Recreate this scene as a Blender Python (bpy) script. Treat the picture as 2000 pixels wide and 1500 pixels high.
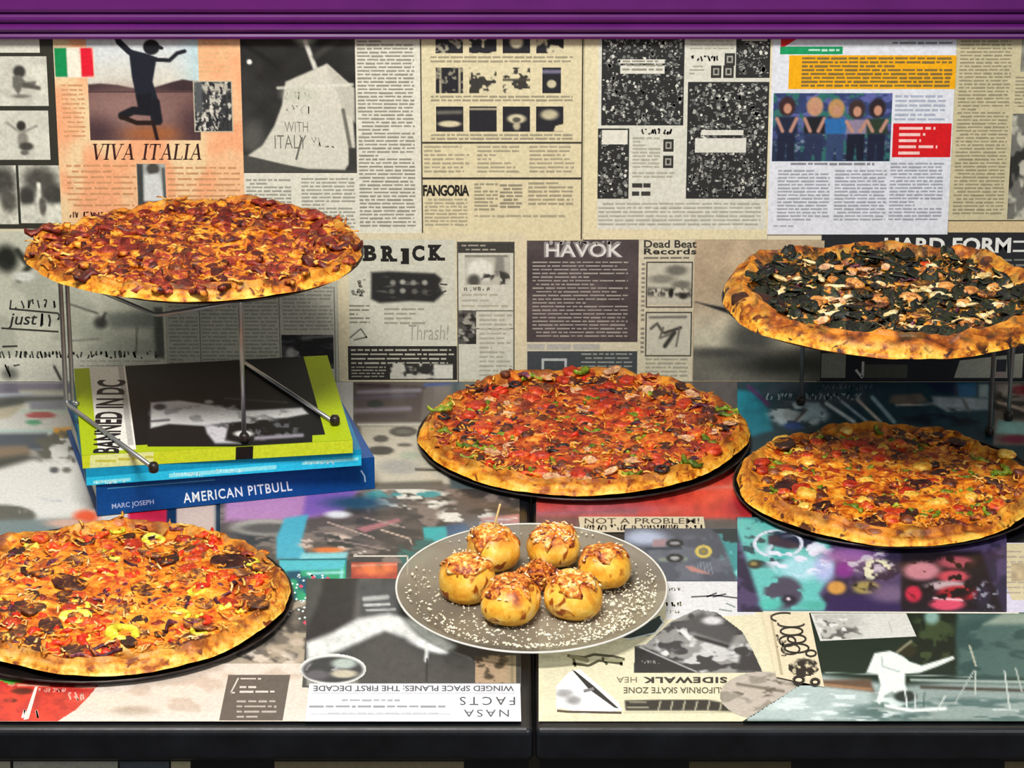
import bpy, math, random
import numpy as np
from mathutils import Vector, Matrix

for _o in list(bpy.data.objects):
    bpy.data.objects.remove(_o, do_unlink=True)
scene = bpy.context.scene
COL = scene.collection

# ------------------------------------------------------------------ camera
TABLE = 0.75                       # height of the table top above the floor
CAM_H = 1.31                       # camera above the table
FPX = 6570.0
PITCH = math.radians(20.8)
CAM = np.array([0.0, -3.456, TABLE + CAM_H])
cam_d = bpy.data.cameras.new('camera')
cam_d.sensor_width = 36.0
cam_d.lens = FPX / 2000.0 * 36.0
cam_d.clip_start = 0.05
cam = bpy.data.objects.new('camera', cam_d)
cam.location = CAM.tolist()
cam.rotation_euler = (math.pi / 2 - PITCH, 0, 0)
COL.objects.link(cam)
scene.camera = cam

# ------------------------------------------------------------------ light
world = bpy.data.worlds.new('room_light')
scene.world = world
world.use_nodes = True
world.node_tree.nodes['Background'].inputs[0].default_value = (0.92, 0.95, 1.0, 1)
world.node_tree.nodes['Background'].inputs[1].default_value = 0.22

def area(name, loc, target, sx, sy, power, color=(1, 1, 1)):
    d = bpy.data.lights.new(name, 'AREA')
    d.shape = 'RECTANGLE'
    d.size, d.size_y, d.energy, d.color = sx, sy, power, color
    o = bpy.data.objects.new(name, d)
    o.location = loc
    o.rotation_euler = (Vector(target) - Vector(loc)).to_track_quat('-Z', 'Y').to_euler()
    COL.objects.link(o)
    return o

area('ceiling_lamp_front', (-0.25, -1.45, TABLE + 1.75), (0, -0.28, TABLE), 0.75, 0.4, 58, (1.0, 0.97, 0.92))
area('window_light', (1.6, -3.0, TABLE + 1.6), (0, -0.2, TABLE + 0.1), 1.6, 1.4, 24, (0.93, 0.96, 1.0))

scene.view_settings.view_transform = 'Standard'
scene.view_settings.look = 'None'
scene.view_settings.gamma = 1.0
scene.view_settings.use_curve_mapping = False
scene.view_settings.exposure = 0.0

# ------------------------------------------------------------------ helpers
FWD = np.array([0, math.cos(PITCH), -math.sin(PITCH)])
UP = np.array([0, math.sin(PITCH), math.cos(PITCH)])

def on_plane(px, py, axis, value):
    """Point of a world plane (axis 1: y = value, axis 2: z = value) measured at a photo pixel."""
    px = np.asarray(px, float); py = np.asarray(py, float)
    d = FWD + ((750 - py) / FPX)[..., None] * UP
    d = d + ((px - 1000) / FPX)[..., None] * np.array([1.0, 0, 0])
    t = (np.asarray(value) - CAM[axis]) / d[..., axis]
    return CAM + d * t[..., None]

def at(px, py, z=0.0):
    return on_plane(px, py, 2, TABLE + z)

def lin(c):
    if isinstance(c, str):
        c = [int(c[i:i + 2], 16) / 255 for i in (0, 2, 4)]
    c = np.asarray(c, float)
    return np.where(c <= 0.04045, c / 12.92, ((c + 0.055) / 1.055) ** 2.4)

def srgb(c):
    return np.array([int(c[i:i + 2], 16) / 255 for i in (0, 2, 4)]) if isinstance(c, str) else np.asarray(c, float)

def link(name, me, mat=None, parent=None, smooth=False):
    o = bpy.data.objects.new(name, me)
    COL.objects.link(o)
    if mat is not None and len(me.materials) == 0:
        for m in (mat if isinstance(mat, (list, tuple)) else [mat]):
            me.materials.append(m)
    if parent is not None:
        o.parent = parent
    if smooth:
        me.polygons.foreach_set('use_smooth', [True] * len(me.polygons))
    return o

def mesh(verts, faces, name='mesh'):
    me = bpy.data.meshes.new(name)
    me.from_pydata([tuple(map(float, v)) for v in verts], [], [tuple(map(int, f)) for f in faces])
    me.update()
    return me

def thing(name, label, cat, loc=(0, 0, 0), group=None):
    o = bpy.data.objects.new(name, None)
    o.empty_display_size = 0.03
    o.location = loc
    COL.objects.link(o)
    tag(o, label, cat, group)
    return o

def tag(o, label=None, cat=None, group=None, kind=None):
    if label: o['label'] = label
    if cat: o['category'] = cat
    if group: o['group'] = group
    if kind: o['kind'] = kind
    return o

def hash2(ix, iy, seed):
    h = (ix * 374761393 + iy * 668265263 + seed * 974634777) & 0xffffffff
    h = ((h ^ (h >> 13)) * 1274126177) & 0xffffffff
    return ((h ^ (h >> 16)) & 0xffffff) / float(0xffffff)

def vnoise(x, y, seed=0):
    x = np.asarray(x, float); y = np.asarray(y, float)
    ix = np.floor(x).astype(np.int64); iy = np.floor(y).astype(np.int64)
    fx = x - ix; fy = y - iy
    fx = fx * fx * (3 - 2 * fx); fy = fy * fy * (3 - 2 * fy)
    a = hash2(ix, iy, seed); b = hash2(ix + 1, iy, seed)
    c = hash2(ix, iy + 1, seed); d = hash2(ix + 1, iy + 1, seed)
    return (a * (1 - fx) + b * fx) * (1 - fy) + (c * (1 - fx) + d * fx) * fy

def fbm(x, y, seed=0, octaves=3):
    s = 0; a = 0.5; n = 0
    for k in range(octaves):
        s = s + a * vnoise(x * 2 ** k, y * 2 ** k, seed + k * 17); n += a; a *= 0.5
    return s / n

def sstep(a, b, x):
    t = np.clip((x - a) / (b - a), 0, 1)
    return t * t * (3 - 2 * t)

# ------------------------------------------------------------------ materials
def new_mat(name, rough=0.5, spec=0.5, metal=0.0, color=None):
    m = bpy.data.materials.new(name)
    m.use_nodes = True
    b = m.node_tree.nodes['Principled BSDF']
    b.inputs['Roughness'].default_value = rough
    b.inputs['Specular IOR Level'].default_value = spec
    b.inputs['Metallic'].default_value = metal
    if color is not None:
        b.inputs['Base Color'].default_value = (*lin(color), 1)
    return m, m.node_tree, b

def N(nt, kind, **kw):
    n = nt.nodes.new(kind)
    for k, v in kw.items():
        if k.startswith('i_'):
            n.inputs[k[2:].replace('_', ' ')].default_value = v
        else:
            setattr(n, k, v)
    return n

def ramp(nt, fac, stops):
    r = nt.nodes.new('ShaderNodeValToRGB')
    e = r.color_ramp.elements
    while len(e) < len(stops): e.new(0.5)
    for el, (p, c) in zip(e, stops):
        el.position = p
        el.color = (*lin(c), 1)
    nt.links.new(fac, r.inputs[0])
    return r.outputs[0]

def noise(nt, scale, detail=3, rough=0.55, distort=0.0, coord='Object'):
    tc = nt.nodes.new('ShaderNodeTexCoord')
    n = N(nt, 'ShaderNodeTexNoise', i_Scale=scale, i_Detail=detail, i_Roughness=rough, i_Distortion=distort)
    nt.links.new(tc.outputs[coord], n.inputs['Vector'])
    return n.outputs['Fac']

def mixc(nt, fac, a, b, blend='MIX'):
    m = nt.nodes.new('ShaderNodeMix'); m.data_type = 'RGBA'; m.blend_type = blend
    for sock, v in ((m.inputs[0], fac), (m.inputs[6], a), (m.inputs[7], b)):
        if isinstance(v, bpy.types.NodeSocket): nt.links.new(v, sock)
        elif isinstance(v, str): sock.default_value = (*lin(v), 1)
        else: sock.default_value = v
    return m.outputs[2]

def math_(nt, op, a, b=0.0):
    m = nt.nodes.new('ShaderNodeMath'); m.operation = op
    for i, v in enumerate((a, b)):
        if isinstance(v, bpy.types.NodeSocket): nt.links.new(v, m.inputs[i])
        else: m.inputs[i].default_value = v
    return m.outputs[0]

def bump(nt, b, fac, strength=0.5, dist=0.002):
    n = N(nt, 'ShaderNodeBump', i_Strength=strength, i_Distance=dist)
    nt.links.new(fac, n.inputs['Height'])
    nt.links.new(n.outputs[0], b.inputs['Normal'])

def print_mat(name, rough, spec):
    m, nt, b = new_mat(name, rough, spec)
    a = N(nt, 'ShaderNodeVertexColor', layer_name='Col')
    n = noise(nt, 300, 2)
    c = mixc(nt, 1.0, a.outputs[0], ramp(nt, n, [(0.3, 'e8e8e8'), (0.7, 'ffffff')]), 'MULTIPLY')
    nt.links.new(c, b.inputs['Base Color'])
    return m

M_WALLPRINT = print_mat('printed_paper', 0.6, 0.25)
M_TABLEPRINT = print_mat('lacquered_print', 0.33, 0.45)
M_BOOKPRINT = print_mat('glossy_cover', 0.5, 0.12)

def mottled(name, a, b_, scale=60, rough=0.5, spec=0.4, bmp=0.3, dist=0.001, metal=0.0, detail=4, mid=None):
    m, nt, b = new_mat(name, rough, spec, metal)
    n = noise(nt, scale, detail)
    stops = [(0.3, a), (0.7, b_)] if mid is None else [(0.28, a), (0.5, mid), (0.72, b_)]
    nt.links.new(ramp(nt, n, stops), b.inputs['Base Color'])
    if bmp: bump(nt, b, noise(nt, scale * 2.2, 3), bmp, dist)
    return m

M_PURPLE = mottled('purple_gloss_paint', '4d0f58', '5c1866', 9, 0.35, 0.5, 0.1)
M_BLACK = mottled('black_paint', '0a0b0e', '17191e', 25, 0.3, 0.5, 0.25, 0.001)
M_PLASTER = mottled('plaster', 'cfc6a8', 'd9d0b4', 12, 0.8, 0.2)
M_FLOOR = mottled('floor', '4a4540', '5a544c', 8, 0.6, 0.3)
M_CHROME = mottled('chrome_wire', '8f9090', 'b4b5b2', 30, 0.28, 0.7, 0, metal=0.75)
M_RUBBER = mottled('rubber_cap', '15110f', '2a211c', 200, 0.4, 0.4)
M_PAN = mottled('black_steel_pan', '0b0808', '1a1210', 40, 0.35, 0.5, 0.15)
M_PANRIM = mottled('worn_pan_rim', '231c1b', '4a4344', 60, 0.3, 0.5, 0.1, metal=0.6)
M_PAPEREDGE = mottled('page_edges', 'd8d2c0', 'eee9da', 400, 0.8, 0.2)

# ------------------------------------------------------------------ printed pages
def glyphs(text, bold=0.0, shear=0.0, space=1.0):
    c = bpy.data.curves.new('lettering', 'FONT')
    c.body = text; c.offset = bold; c.shear = shear; c.space_character = space
    c.resolution_u = 3
    o = bpy.data.objects.new('lettering', c)
    COL.objects.link(o)
    dg = bpy.context.evaluated_depsgraph_get()
    ev = o.evaluated_get(dg)
    me = ev.to_mesh()
    v = np.array([(p.co.x, p.co.y) for p in me.vertices]).reshape(-1, 2)
    f = [tuple(p.vertices) for p in me.polygons]
    ev.to_mesh_clear()
    bpy.data.objects.remove(o, do_unlink=True)
    bpy.data.curves.remove(c)
    v -= v.min(0)
    v /= np.maximum(v.max(0), 1e-6)
    return v, f

def seg_poly(p0, p1, w):
    p0 = np.array(p0, float); p1 = np.array(p1, float)
    d = p1 - p0; n = np.array([-d[1], d[0]]); n /= (np.linalg.norm(n) + 1e-9); n *= w / 2
    return [p0 + n, p1 + n, p1 - n, p0 - n]

SERIF = {  # (x0, y0, x1, y1, width) strokes in a unit box, y up
    'V': ([(.12, .97, .42, 0, .17), (.42, .02, .78, .97, .06), (-.05, .97, .3, .97, .06), (.62, .97, .95, .97, .06)], 0.92),
    'I': ([(.22, 0, .22, 1, .17), (.02, .97, .42, .97, .06), (.02, .03, .42, .03, .06)], 0.5),
    'A': ([(.12, .03, .5, 1, .06), (.46, 1, .78, .03, .17), (.22, .35, .65, .35, .06), (-.04, .03, .3, .03, .06), (.6, .03, .95, .03, .06)], 0.98),
    'T': ([(.42, 0, .42, 1, .17), (.02, .96, .82, .96, .07), (.04, .96, .04, .74, .06), (.8, .96, .8, .74, .06), (.24, .03, .6, .03, .06)], 0.9),
    'L': ([(.2, 0, .2, 1, .17), (.02, .97, .4, .97, .06), (.02, .03, .72, .03, .06), (.7, .03, .74, .25, .06)], 0.8),
    ' ': ([], 0.55)}

class Page:
    """A printed sheet glued to the wall or the table: a thin paper slab and its print in layers."""
    def __init__(s, surf, quad, base, level=1, yr=None, name='magazine_page', label=None, parent=None, seed=1):
        s.surf, s.level, s.yr, s.name, s.label, s.parent = surf, level, yr, name, label, parent
        s.V = []; s.F = []; s.C = []; s.k = 0; s.n = 0
        s.rng = random.Random(seed); s.idx = seed % 20
        s.quad = [tuple(q) for q in quad]
        s.base = base
        q = np.array(s.quad, float)
        nq = len(q)
        s._add(np.vstack([q, q]), [tuple(range(nq))] + [(i, (i + 1) % nq, nq + (i + 1) % nq, nq + i) for i in range(nq)], base,
               off=np.concatenate([np.full(nq, 0.0), np.full(nq, -0.00035)]))

    def _lean(s, v):
        v = np.array(v, float)
        if s.yr is not None:
            if s.surf == 'wall':
                v[:, 0] = 1000 + (v[:, 0] - 1000) * (18045 - v[:, 1]) / (18045 - s.yr)
            else:
                v[:, 0] = 1000 + (v[:, 0] - 1000) * (v[:, 1] + 1745) / (s.yr + 1745)
        return v

    def _add(s, v, f, col, off=None):
        v = s._lean(v)
        o = 0.0004 * s.level + 0.000011 * s.idx + 0.000012 * s.k + (0 if off is None else off)
        o = np.broadcast_to(np.asarray(o, float), (len(v),))
        if callable(s.surf):
            P = s.surf(v, o)
        elif s.surf == 'wall':
            P = on_plane(v[:, 0], v[:, 1], 1, -o)
            P[:, 2] = np.maximum(P[:, 2], TABLE + 0.0004)
        elif s.surf == 'front':
            P = on_plane(v[:, 0], v[:, 1], 1, PANEL_Y - o)
        else:
            P = on_plane(v[:, 0], v[:, 1], 2, TABLE + o)
        s.V.append(P)
        s.F += [tuple(i + s.n for i in ff) for ff in f]
        c = srgb(col)
        s.C.append(np.broadcast_to(c, (len(v), 3)) if c.ndim == 1 else c)
        s.n += len(v); s.k += 1
        return s

    def polys(s, plist, col):
        v = []; f = []
        for p in plist:
            f.append(tuple(range(len(v), len(v) + len(p)))); v += [tuple(q) for q in p]
        return s._add(v, f, col) if v else s

    def poly(s, pts, col): return s.polys([pts], col)
    def rect(s, x0, y0, x1, y1, col): return s.polys([[(x0, y0), (x1, y0), (x1, y1), (x0, y1)]], col)
    def rects(s, rs, col): return s.polys([[(a, b), (c, b), (c, d), (a, d)] for a, b, c, d in rs], col)
    def scrawl(s, x0, y0, x1, y1, col, w=2.5, letter=0.6):
        """A row of unreadable handwritten or blurred letters."""
        r = s.rng; h = y1 - y0; x = x0; S = []
        while x < x1:
            lw = h * letter * r.uniform(.6, 1.1)
            pts = [(x + lw * r.random(), y0 + h * r.choice((0, .1, .5, .9, 1))) for _ in range(r.choice((3, 4)))]
            S += list(zip(pts, pts[1:]))
            x += lw * 1.25 + (h * .5 if r.random() < .16 else 0)
        return s.lines([q for q in S if q[0] != q[1]], w, col)
    def frame(s, x0, y0, x1, y1, w, col):
        return s.rects([(x0, y0, x1, y0 + w), (x0, y1 - w, x1, y1), (x0, y0 + w, x0 + w, y1 - w), (x1 - w, y0 + w, x1, y1 - w)], col)
    def ell(s, cx, cy, rx, ry, col, n=28):
        return s.poly([(cx + rx * math.cos(2 * math.pi * i / n), cy + ry * math.sin(2 * math.pi * i / n)) for i in range(n)], col)
    def line(s, pts, w, col): return s.polys([seg_poly(a, b, w) for a, b in zip(pts, pts[1:])], col)
    def lines(s, segs, w, col): return s.polys([seg_poly(a, b, w) for a, b in segs], col)

    def copy_text(s, x0, y0, x1, y1, lh, col, fill=0.5, ragged=0.12, slope=0.0):
        """Body copy: rows of word-long dashes."""
        r = s.rng; P = []
        y = y0
        cc, bb = srgb(col), srgb(s.base)
        if bb.mean() > .6 and cc.mean() < .75: col = cc * .78 + bb * .22
        while y + lh * fill <= y1:
            x = x0 + (r.random() < .08) * lh; xe = x1 - (r.random() * ragged * (x1 - x0) if r.random() < .4 else 0)
            if r.random() < .06: xe = x0 + (x1 - x0) * r.uniform(.3, .7)
            while x < xe - 2:
                w = min(r.uniform(.8, 4.2) * lh, xe - x)
                t = lh * fill * r.uniform(.8, 1.05)
                dy = slope * (x - x0)
                P.append([(x, y + dy), (x + w, y + dy), (x + w, y + t + dy), (x, y + t + dy)])
                x += w + lh * .42
            y += lh
        return s.polys(P, col)

    def text(s, t, x0, y0, x1, y1, col, bold=0.0, shear=0.0, rot=0, space=1.0, quad=None):
        v, f = glyphs(t, bold, shear, space)
        if rot == 180: v = 1 - v
        if quad is None:
            if rot == 90:      # reads upwards
                w = np.column_stack([x0 + v[:, 1] * 0 + (1 - v[:, 1]) * (x1 - x0), y1 - v[:, 0] * (y1 - y0)])
            else:
                w = np.column_stack([x0 + v[:, 0] * (x1 - x0), y1 - v[:, 1] * (y1 - y0)])
        else:                  # top-left, top-right, bottom-right, bottom-left of the words
            tl, tr, br, bl = [np.array(q, float) for q in quad]
            a = v[:, :1]; b = v[:, 1:]
            w = (bl * (1 - a) + br * a) * (1 - b) + (tl * (1 - a) + tr * a) * b
        return s._add(w, f, col)

    def serif(s, t, x0, y0, x1, y1, col, shear=0.25):
        P = []; x = 0; out = []
        for ch in t:
            st, adv = SERIF[ch]
            for a, b, c, d, w in st:
                out.append([(x + q[0], q[1]) for q in seg_poly((a, b), (c, d), w)])
            x += adv
        tot = x
        for p in out:
            P.append([(x0 + (qx + shear * qy) / (tot + shear) * (x1 - x0), y1 - qy * (y1 - y0)) for qx, qy in p])
        return s.polys(P, col)

    def scatter(s, x0, y0, x1, y1, n, col, smin=3, smax=12, asp=(0.4, 2.5)):
        """Small irregular marks (tiny emblems of an advertisement)."""
        r = s.rng; P = []
        for _ in range(n):
            w = r.uniform(smin, smax); h = w * r.uniform(*asp) * .6
            cx = r.uniform(x0 + w / 2, x1 - w / 2); cy = r.uniform(y0 + h / 2, y1 - h / 2)
            k = r.choice((3, 4, 5, 6)); a0 = r.uniform(0, 6.28)
            P.append([(cx + w / 2 * math.cos(a0 + 6.283 * i / k) * r.uniform(.6, 1), cy + h / 2 * math.sin(a0 + 6.283 * i / k) * r.uniform(.6, 1)) for i in range(k)])
        return s.polys(P, col)

    def paint(s, x0, y0, x1, y1, step, bg, ops, clip=None, seed=0):
        """A printed picture as a fine grid of coloured points."""
        nx = max(2, int(round((x1 - x0) / step)) + 1); ny = max(2, int(round((y1 - y0) / step)) + 1)
        X, Y = np.meshgrid(np.linspace(x0, x1, nx), np.linspace(y0, y1, ny))
        C = np.broadcast_to(srgb(bg), X.shape + (3,)).copy()
        for op in ops:
            k = op[0]
            if k == 'n':
                C = C * (1 + op[1] * 2 * (fbm(X / op[2], Y / op[2], seed + 7) - .5))[..., None]; continue
            if k == 'g':      # printed gradient: colour, from y0 to y1
                A = sstep(op[2], op[3], Y); col = srgb(op[1])
            elif k == 'gx':
                A = sstep(op[2], op[3], X); col = srgb(op[1])
            elif k == 'e':
                cx, cy, rx, ry = op[1:5]; col = srgb(op[5]); soft = op[6] if len(op) > 6 else .12; a = op[7] if len(op) > 7 else 0
                dx = X - cx; dy = Y - cy
                u = dx * math.cos(a) + dy * math.sin(a); w = -dx * math.sin(a) + dy * math.cos(a)
                A = 1 - sstep(1 - soft, 1 + soft, np.hypot(u / rx, w / ry))
            elif k == 'ring':
                cx, cy, rx, ry = op[1:5]; col = srgb(op[5]); wd = op[6]
                A = 1 - sstep(wd * .5, wd, np.abs(np.hypot((X - cx) / rx, (Y - cy) / ry) - 1))
            elif k in 'pl':
                if k == 'p':
                    pts = op[1]; col = srgb(op[2]); soft = op[3] if len(op) > 3 else 1.5
                    segs = list(zip(pts, pts[1:] + pts[:1]))
                else:
                    pts = op[1]; wd = op[2]; col = srgb(op[3]); soft = op[4] if len(op) > 4 else 1.2
                    segs = list(zip(pts, pts[1:]))
                D = np.full(X.shape, 1e9); ins = np.zeros(X.shape, bool)
                for (ax, ay), (bx, by) in segs:
                    ex, ey = bx - ax, by - ay
                    t = np.clip(((X - ax) * ex + (Y - ay) * ey) / (ex * ex + ey * ey + 1e-9), 0, 1)
                    D = np.minimum(D, np.hypot(X - ax - t * ex, Y - ay - t * ey))
                    if k == 'p' and ay != by:
                        c = ((ay > Y) != (by > Y)) & (X < ex * (Y - ay) / ey + ax)
                        ins ^= c
                A = sstep(-soft, soft, np.where(ins, D, -D)) if k == 'p' else 1 - sstep(wd / 2 - soft, wd / 2 + soft, D)
            elif k == 'c':    # cloud patches: colour, scale x, scale y, threshold, softness, [ellipse]
                col = srgb(op[1])
                nz = fbm(X / op[2], Y / op[3], seed + int(op[4] * 997) + len(op) + int(srgb(op[1]).sum() * 255), 3)
                A = sstep(op[4] - op[5], op[4] + op[5], nz)
                if len(op) > 6:
                    cx, cy, rx, ry = op[6]
                    A = A * (1 - sstep(.75, 1.15, np.hypot((X - cx) / rx, (Y - cy) / ry)))
            C = C * (1 - A[..., None]) + col * A[..., None]
        C = np.clip(C, 0, 1)
        idx = np.arange(nx * ny).reshape(ny, nx)
        f = np.stack([idx[:-1, :-1], idx[:-1, 1:], idx[1:, 1:], idx[1:, :-1]], -1).reshape(-1, 4)
        if clip is not None:      # keep only the cells whose centre lies within the ellipse / polygon
            mx = (X[:-1, :-1] + X[1:, 1:]).ravel() / 2; my = (Y[:-1, :-1] + Y[1:, 1:]).ravel() / 2
            if clip[0] == 'e':
                keep = np.hypot((mx - clip[1]) / clip[3], (my - clip[2]) / clip[4]) < 1
            else:
                keep = np.zeros(mx.shape, bool); pts = clip[1]
                for (ax, ay), (bx, by) in zip(pts, pts[1:] + pts[:1]):
                    if ay != by:
                        keep ^= ((ay > my) != (by > my)) & (mx < (bx - ax) * (my - ay) / (by - ay) + ax)
            f = f[keep]
        return s._add(np.column_stack([X.ravel(), Y.ravel()]), f.tolist(), C.reshape(-1, 3))

    def done(s):
        V = np.vstack(s.V)
        me = mesh(V, s.F, s.name)
        a = me.color_attributes.new('Col', 'FLOAT_COLOR', 'POINT')
        c = np.ones((len(V), 4)); c[:, :3] = lin(np.vstack(s.C))
        a.data.foreach_set('color', c.ravel())
        o = link(s.name, me, M_BOOKPRINT if callable(s.surf) else M_TABLEPRINT if s.surf == 'table' else M_WALLPRINT, s.parent)
        if s.label: o['label'] = s.label
        return o
# ------------------------------------------------------------------ room shell
def box_mesh(x0, x1, y0, y1, z0, z1):
    v = [(x, y, z) for x in (x0, x1) for y in (y0, y1) for z in (z0, z1)]
    f = [(0, 1, 3, 2), (4, 6, 7, 5), (0, 4, 5, 1), (2, 3, 7, 6), (0, 2, 6, 4), (1, 5, 7, 3)]
    return mesh(v, f)

def bevel(o, w, seg=3):
    m = o.modifiers.new('bevel', 'BEVEL'); m.width = w; m.segments = seg; m.limit_method = 'ANGLE'
    return o

wall = link('wall_back', box_mesh(-1.3, 1.3, 0.0, 0.1, 0, TABLE + 1.2), M_PLASTER)
tag(wall, 'cream wall pasted over with old magazine pages', kind='structure')
floor = link('floor', box_mesh(-1.3, 1.3, -4.6, 0.1, -0.06, 0), M_FLOOR)
tag(floor, kind='structure')

# purple moulding along the top of the pasted wall: beads and grooves swept along x
prof = [(0.0, -.004), (.013, -.004), (.0145, -.001), (.0135, .0015), (.011, .0022), (.0115, .0035), (.016, .0045), (.0185, .0075), (.018, .0105),
        (.0145, .0125), (.0128, .0132), (.0132, .0142), (.0175, .0155), (.0195, .0185), (.0195, .0215), (.017, .0242), (.0152, .0252), (.0155, .0262), (.021, .0272),
        (.023, .031), (.023, .046), (.0205, .052), (.021, .053), (.026, .055), (.026, .085), (0.0, .085)]
zm = float(on_plane(1000, 63, 1, 0)[2])
pv = []; pf = []
for x in (-1.3, 1.3):
    pv += [(x, -d, zm + h) for d, h in prof]
n = len(prof)
for i in range(n):
    j = (i + 1) % n
    pf.append((i, j, n + j, n + i))
pf += [tuple(range(n))[::-1], tuple(range(n, 2 * n))]
tag(link('trim_1', mesh(pv, pf), M_PURPLE), 'purple painted moulding with grooves running above the pasted pages', kind='structure')

# two black counters side by side, edge to edge
YF = float(at(1000, 1412)[1]) - 0.012
PANEL_Y = YF + 0.012
XS = float(at(1042, 1300)[0])
ZB = -0.0322
counters = []
for side, x0, x1, lab in (('l', -1.25, XS - .0008, 'black edged counter pasted with prints, under the stack of books'),
                          ('r', XS + .0008, 1.25, 'black edged counter pasted with prints, under the pineapple pizza')):
    c = thing('counter', lab, 'counter', (0, 0, 0))
    t = link('countertop', box_mesh(x0, x1, YF, -0.0005, TABLE + ZB, TABLE), M_BLACK, c)
    bevel(t, 0.006, 4)
    p = link('front_panel', box_mesh(x0 + .004, x1 - .004, PANEL_Y, PANEL_Y + .02, 0.001, TABLE + ZB), M_BLACK, c)
    counters.append(c)
C_L, C_R = counters

# ------------------------------------------------------------------ pages on the wall, upper row
G1, G2, G3, INK = '8f8c7c', '5f5d54', '3a3934', '22211f'
CREAM, NEWS, PALE = 'd8cba2', 'cfc9ae', 'dcd9c8'

p = Page('wall', [(-60, 40), (124, 40), (124, 446), (-60, 446)], '34332a', 2, 260, label='contact sheet of small skateboard photos', parent=wall, seed=3)
p.rect(-60, 66, 86, 103, 'd7d6c6')
for (a, b, c, d, ops) in (
    (-60, 110, 98, 207, [('n', .12, 20), ('e', 44, 140, 12, 12, '3c3a35', .3), ('p', [(30, 150), (44, 146), (56, 160), (76, 158), (72, 172), (48, 172), (40, 186), (30, 170)], '6b6960', 3), ('l', [(52, 166), (80, 172)], 8, '55534b', 3), ('e', 45, 188, 18, 4, '7d7a70', .5)]),
    (-60, 216, 96, 312, [('n', .1, 20), ('e', 42, 246, 9, 10, '35332e', .3), ('l', [(36, 256), (14, 240)], 5, '9c998d', 2), ('l', [(46, 258), (72, 246)], 5, '9c998d', 2), ('e', 44, 272, 10, 16, '8b887c', .4), ('e', 50, 286, 14, 8, '45433d', .4), ('e', 46, 298, 8, 5, '6a675e', .4)]),
    (-60, 323, 27, 438, [('g', 'cfcdbb', 385, 400), ('e', 0, 355, 26, 30, '4a4842', .5), ('e', 10, 392, 16, 22, '55534b', .5), ('n', .2, 9)]),
    (32, 323, 116, 436, [('e', 74, 352, 34, 26, '4f4d46', .5), ('e', 46, 384, 16, 20, '3f3d38', .4), ('e', 98, 380, 22, 20, '45433d', .4), ('g', 'd2d1c1', 392, 408), ('l', [(70, 360), (70, 420)], 8, 'dddccb', 3), ('e', 76, 402, 7, 18, '605d55', .4), ('n', .18, 8)])):
    p.paint(a, b, c, d, 2.5, 'd3d2c2', ops, seed=b)
p.done()

p = Page('wall', [(112, 40), (474, 40), (474, 462), (112, 462)], 'f0bd8e', 3, 260, label='peach magazine page headed VIVA ITALIA with a skateboarder at dusk', parent=wall, seed=4)
p.paint(112, 40, 474, 462, 6, 'f0bd8e', [('c', 'f3ab7d', 90, 90, .5, .12), ('c', 'efcf9f', 60, 120, .58, .1)], seed=5)
p.copy_text(124, 165, 168, 270, 9, 'c98f63', .4)
p.copy_text(392, 75, 452, 150, 9, 'd9b07c', .4)
p.paint(176, 60, 392, 274, 2, 'd6dcdc', [
    ('g', 'd9d5c6', 90, 165), ('gx', 'b6d8de', 330, 420),
    ('p', [(176, 165), (200, 163), (235, 166), (262, 172), (300, 172), (340, 160), (360, 155), (392, 160), (392, 185), (176, 185)], '3d2c2f', 2),
    ('p', [(176, 178), (392, 178), (392, 274), (176, 274)], '7a5a55', 1.5), ('e', 250, 215, 80, 40, '94726a', .8), ('e', 300, 262, 60, 16, 'a0603a', .8), ('e', 190, 262, 36, 30, '4c3538', .9), ('e', 385, 250, 30, 40, '4c3538', .9),
    ('p', [(176, 178), (392, 178), (392, 181), (176, 181)], '4a3636', 1),
    ('l', [(232, 60), (240, 82), (258, 100), (272, 110)], 12, '191d27', 1.2), ('p', [(258, 96), (290, 104), (312, 112), (302, 160), (310, 190), (312, 235), (296, 240), (294, 215), (270, 195), (262, 150)], '1b1f2b', 1.5),
    ('e', 302, 92, 16, 15, '191a20', .12), ('l', [(296, 84), (322, 94)], 7, '191a20', 1), ('l', [(300, 116), (336, 118), (352, 104), (366, 100)], 8, '1b1d26', 1.2),
    ('p', [(268, 185), (300, 182), (296, 216), (272, 214)], '14161d', 2), ('l', [(240, 226), (262, 216), (292, 218)], 16, '15161d', 2), ('l', [(238, 228), (268, 240), (306, 240)], 9, '22150f', 1.5), ('l', [(306, 200), (310, 236)], 17, '17181f', 2), ('l', [(300, 240), (307, 274)], 7, '241413', 1.5)])
p.paint(112, 92, 190, 152, 3, 'f2d8bd', [('p', [(113, 93), (138, 93), (138, 150), (114, 150)], '0e8d4d', 1.5), ('p', [(163, 93), (187, 93), (189, 149), (165, 150)], 'e0182f', 1.5), ('p', [(138, 93), (163, 93), (163, 150), (138, 150)], 'f0ead6', 1.5)])
p.paint(382, 160, 454, 256, 1.8, '3a3b3c', [('c', 'c9c6b8', 9, 12, .55, .05), ('c', 'e0ddd0', 6, 7, .66, .04), ('p', [(400, 162), (448, 162), (448, 178), (400, 178)], 'bcb8a8', 4), ('c', '2a2b2e', 5, 9, .55, .05), ('p', [(382, 160), (398, 160), (398, 220), (382, 220)], '55585a', 4)], seed=8)
p.frame(380, 158, 456, 258, 2, 'b9b19a')
p.serif('VIVA ITALIA', 176, 281, 398, 312, '3a1d1c', .22)
p.copy_text(126, 322, 262, 412, 11, 'c28a5c', .36, .05)
p.copy_text(324, 326, 466, 388, 11, 'bd885c', .34, .05)
p.copy_text(324, 388, 466, 450, 11, 'bd885c', .34, .05)
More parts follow.
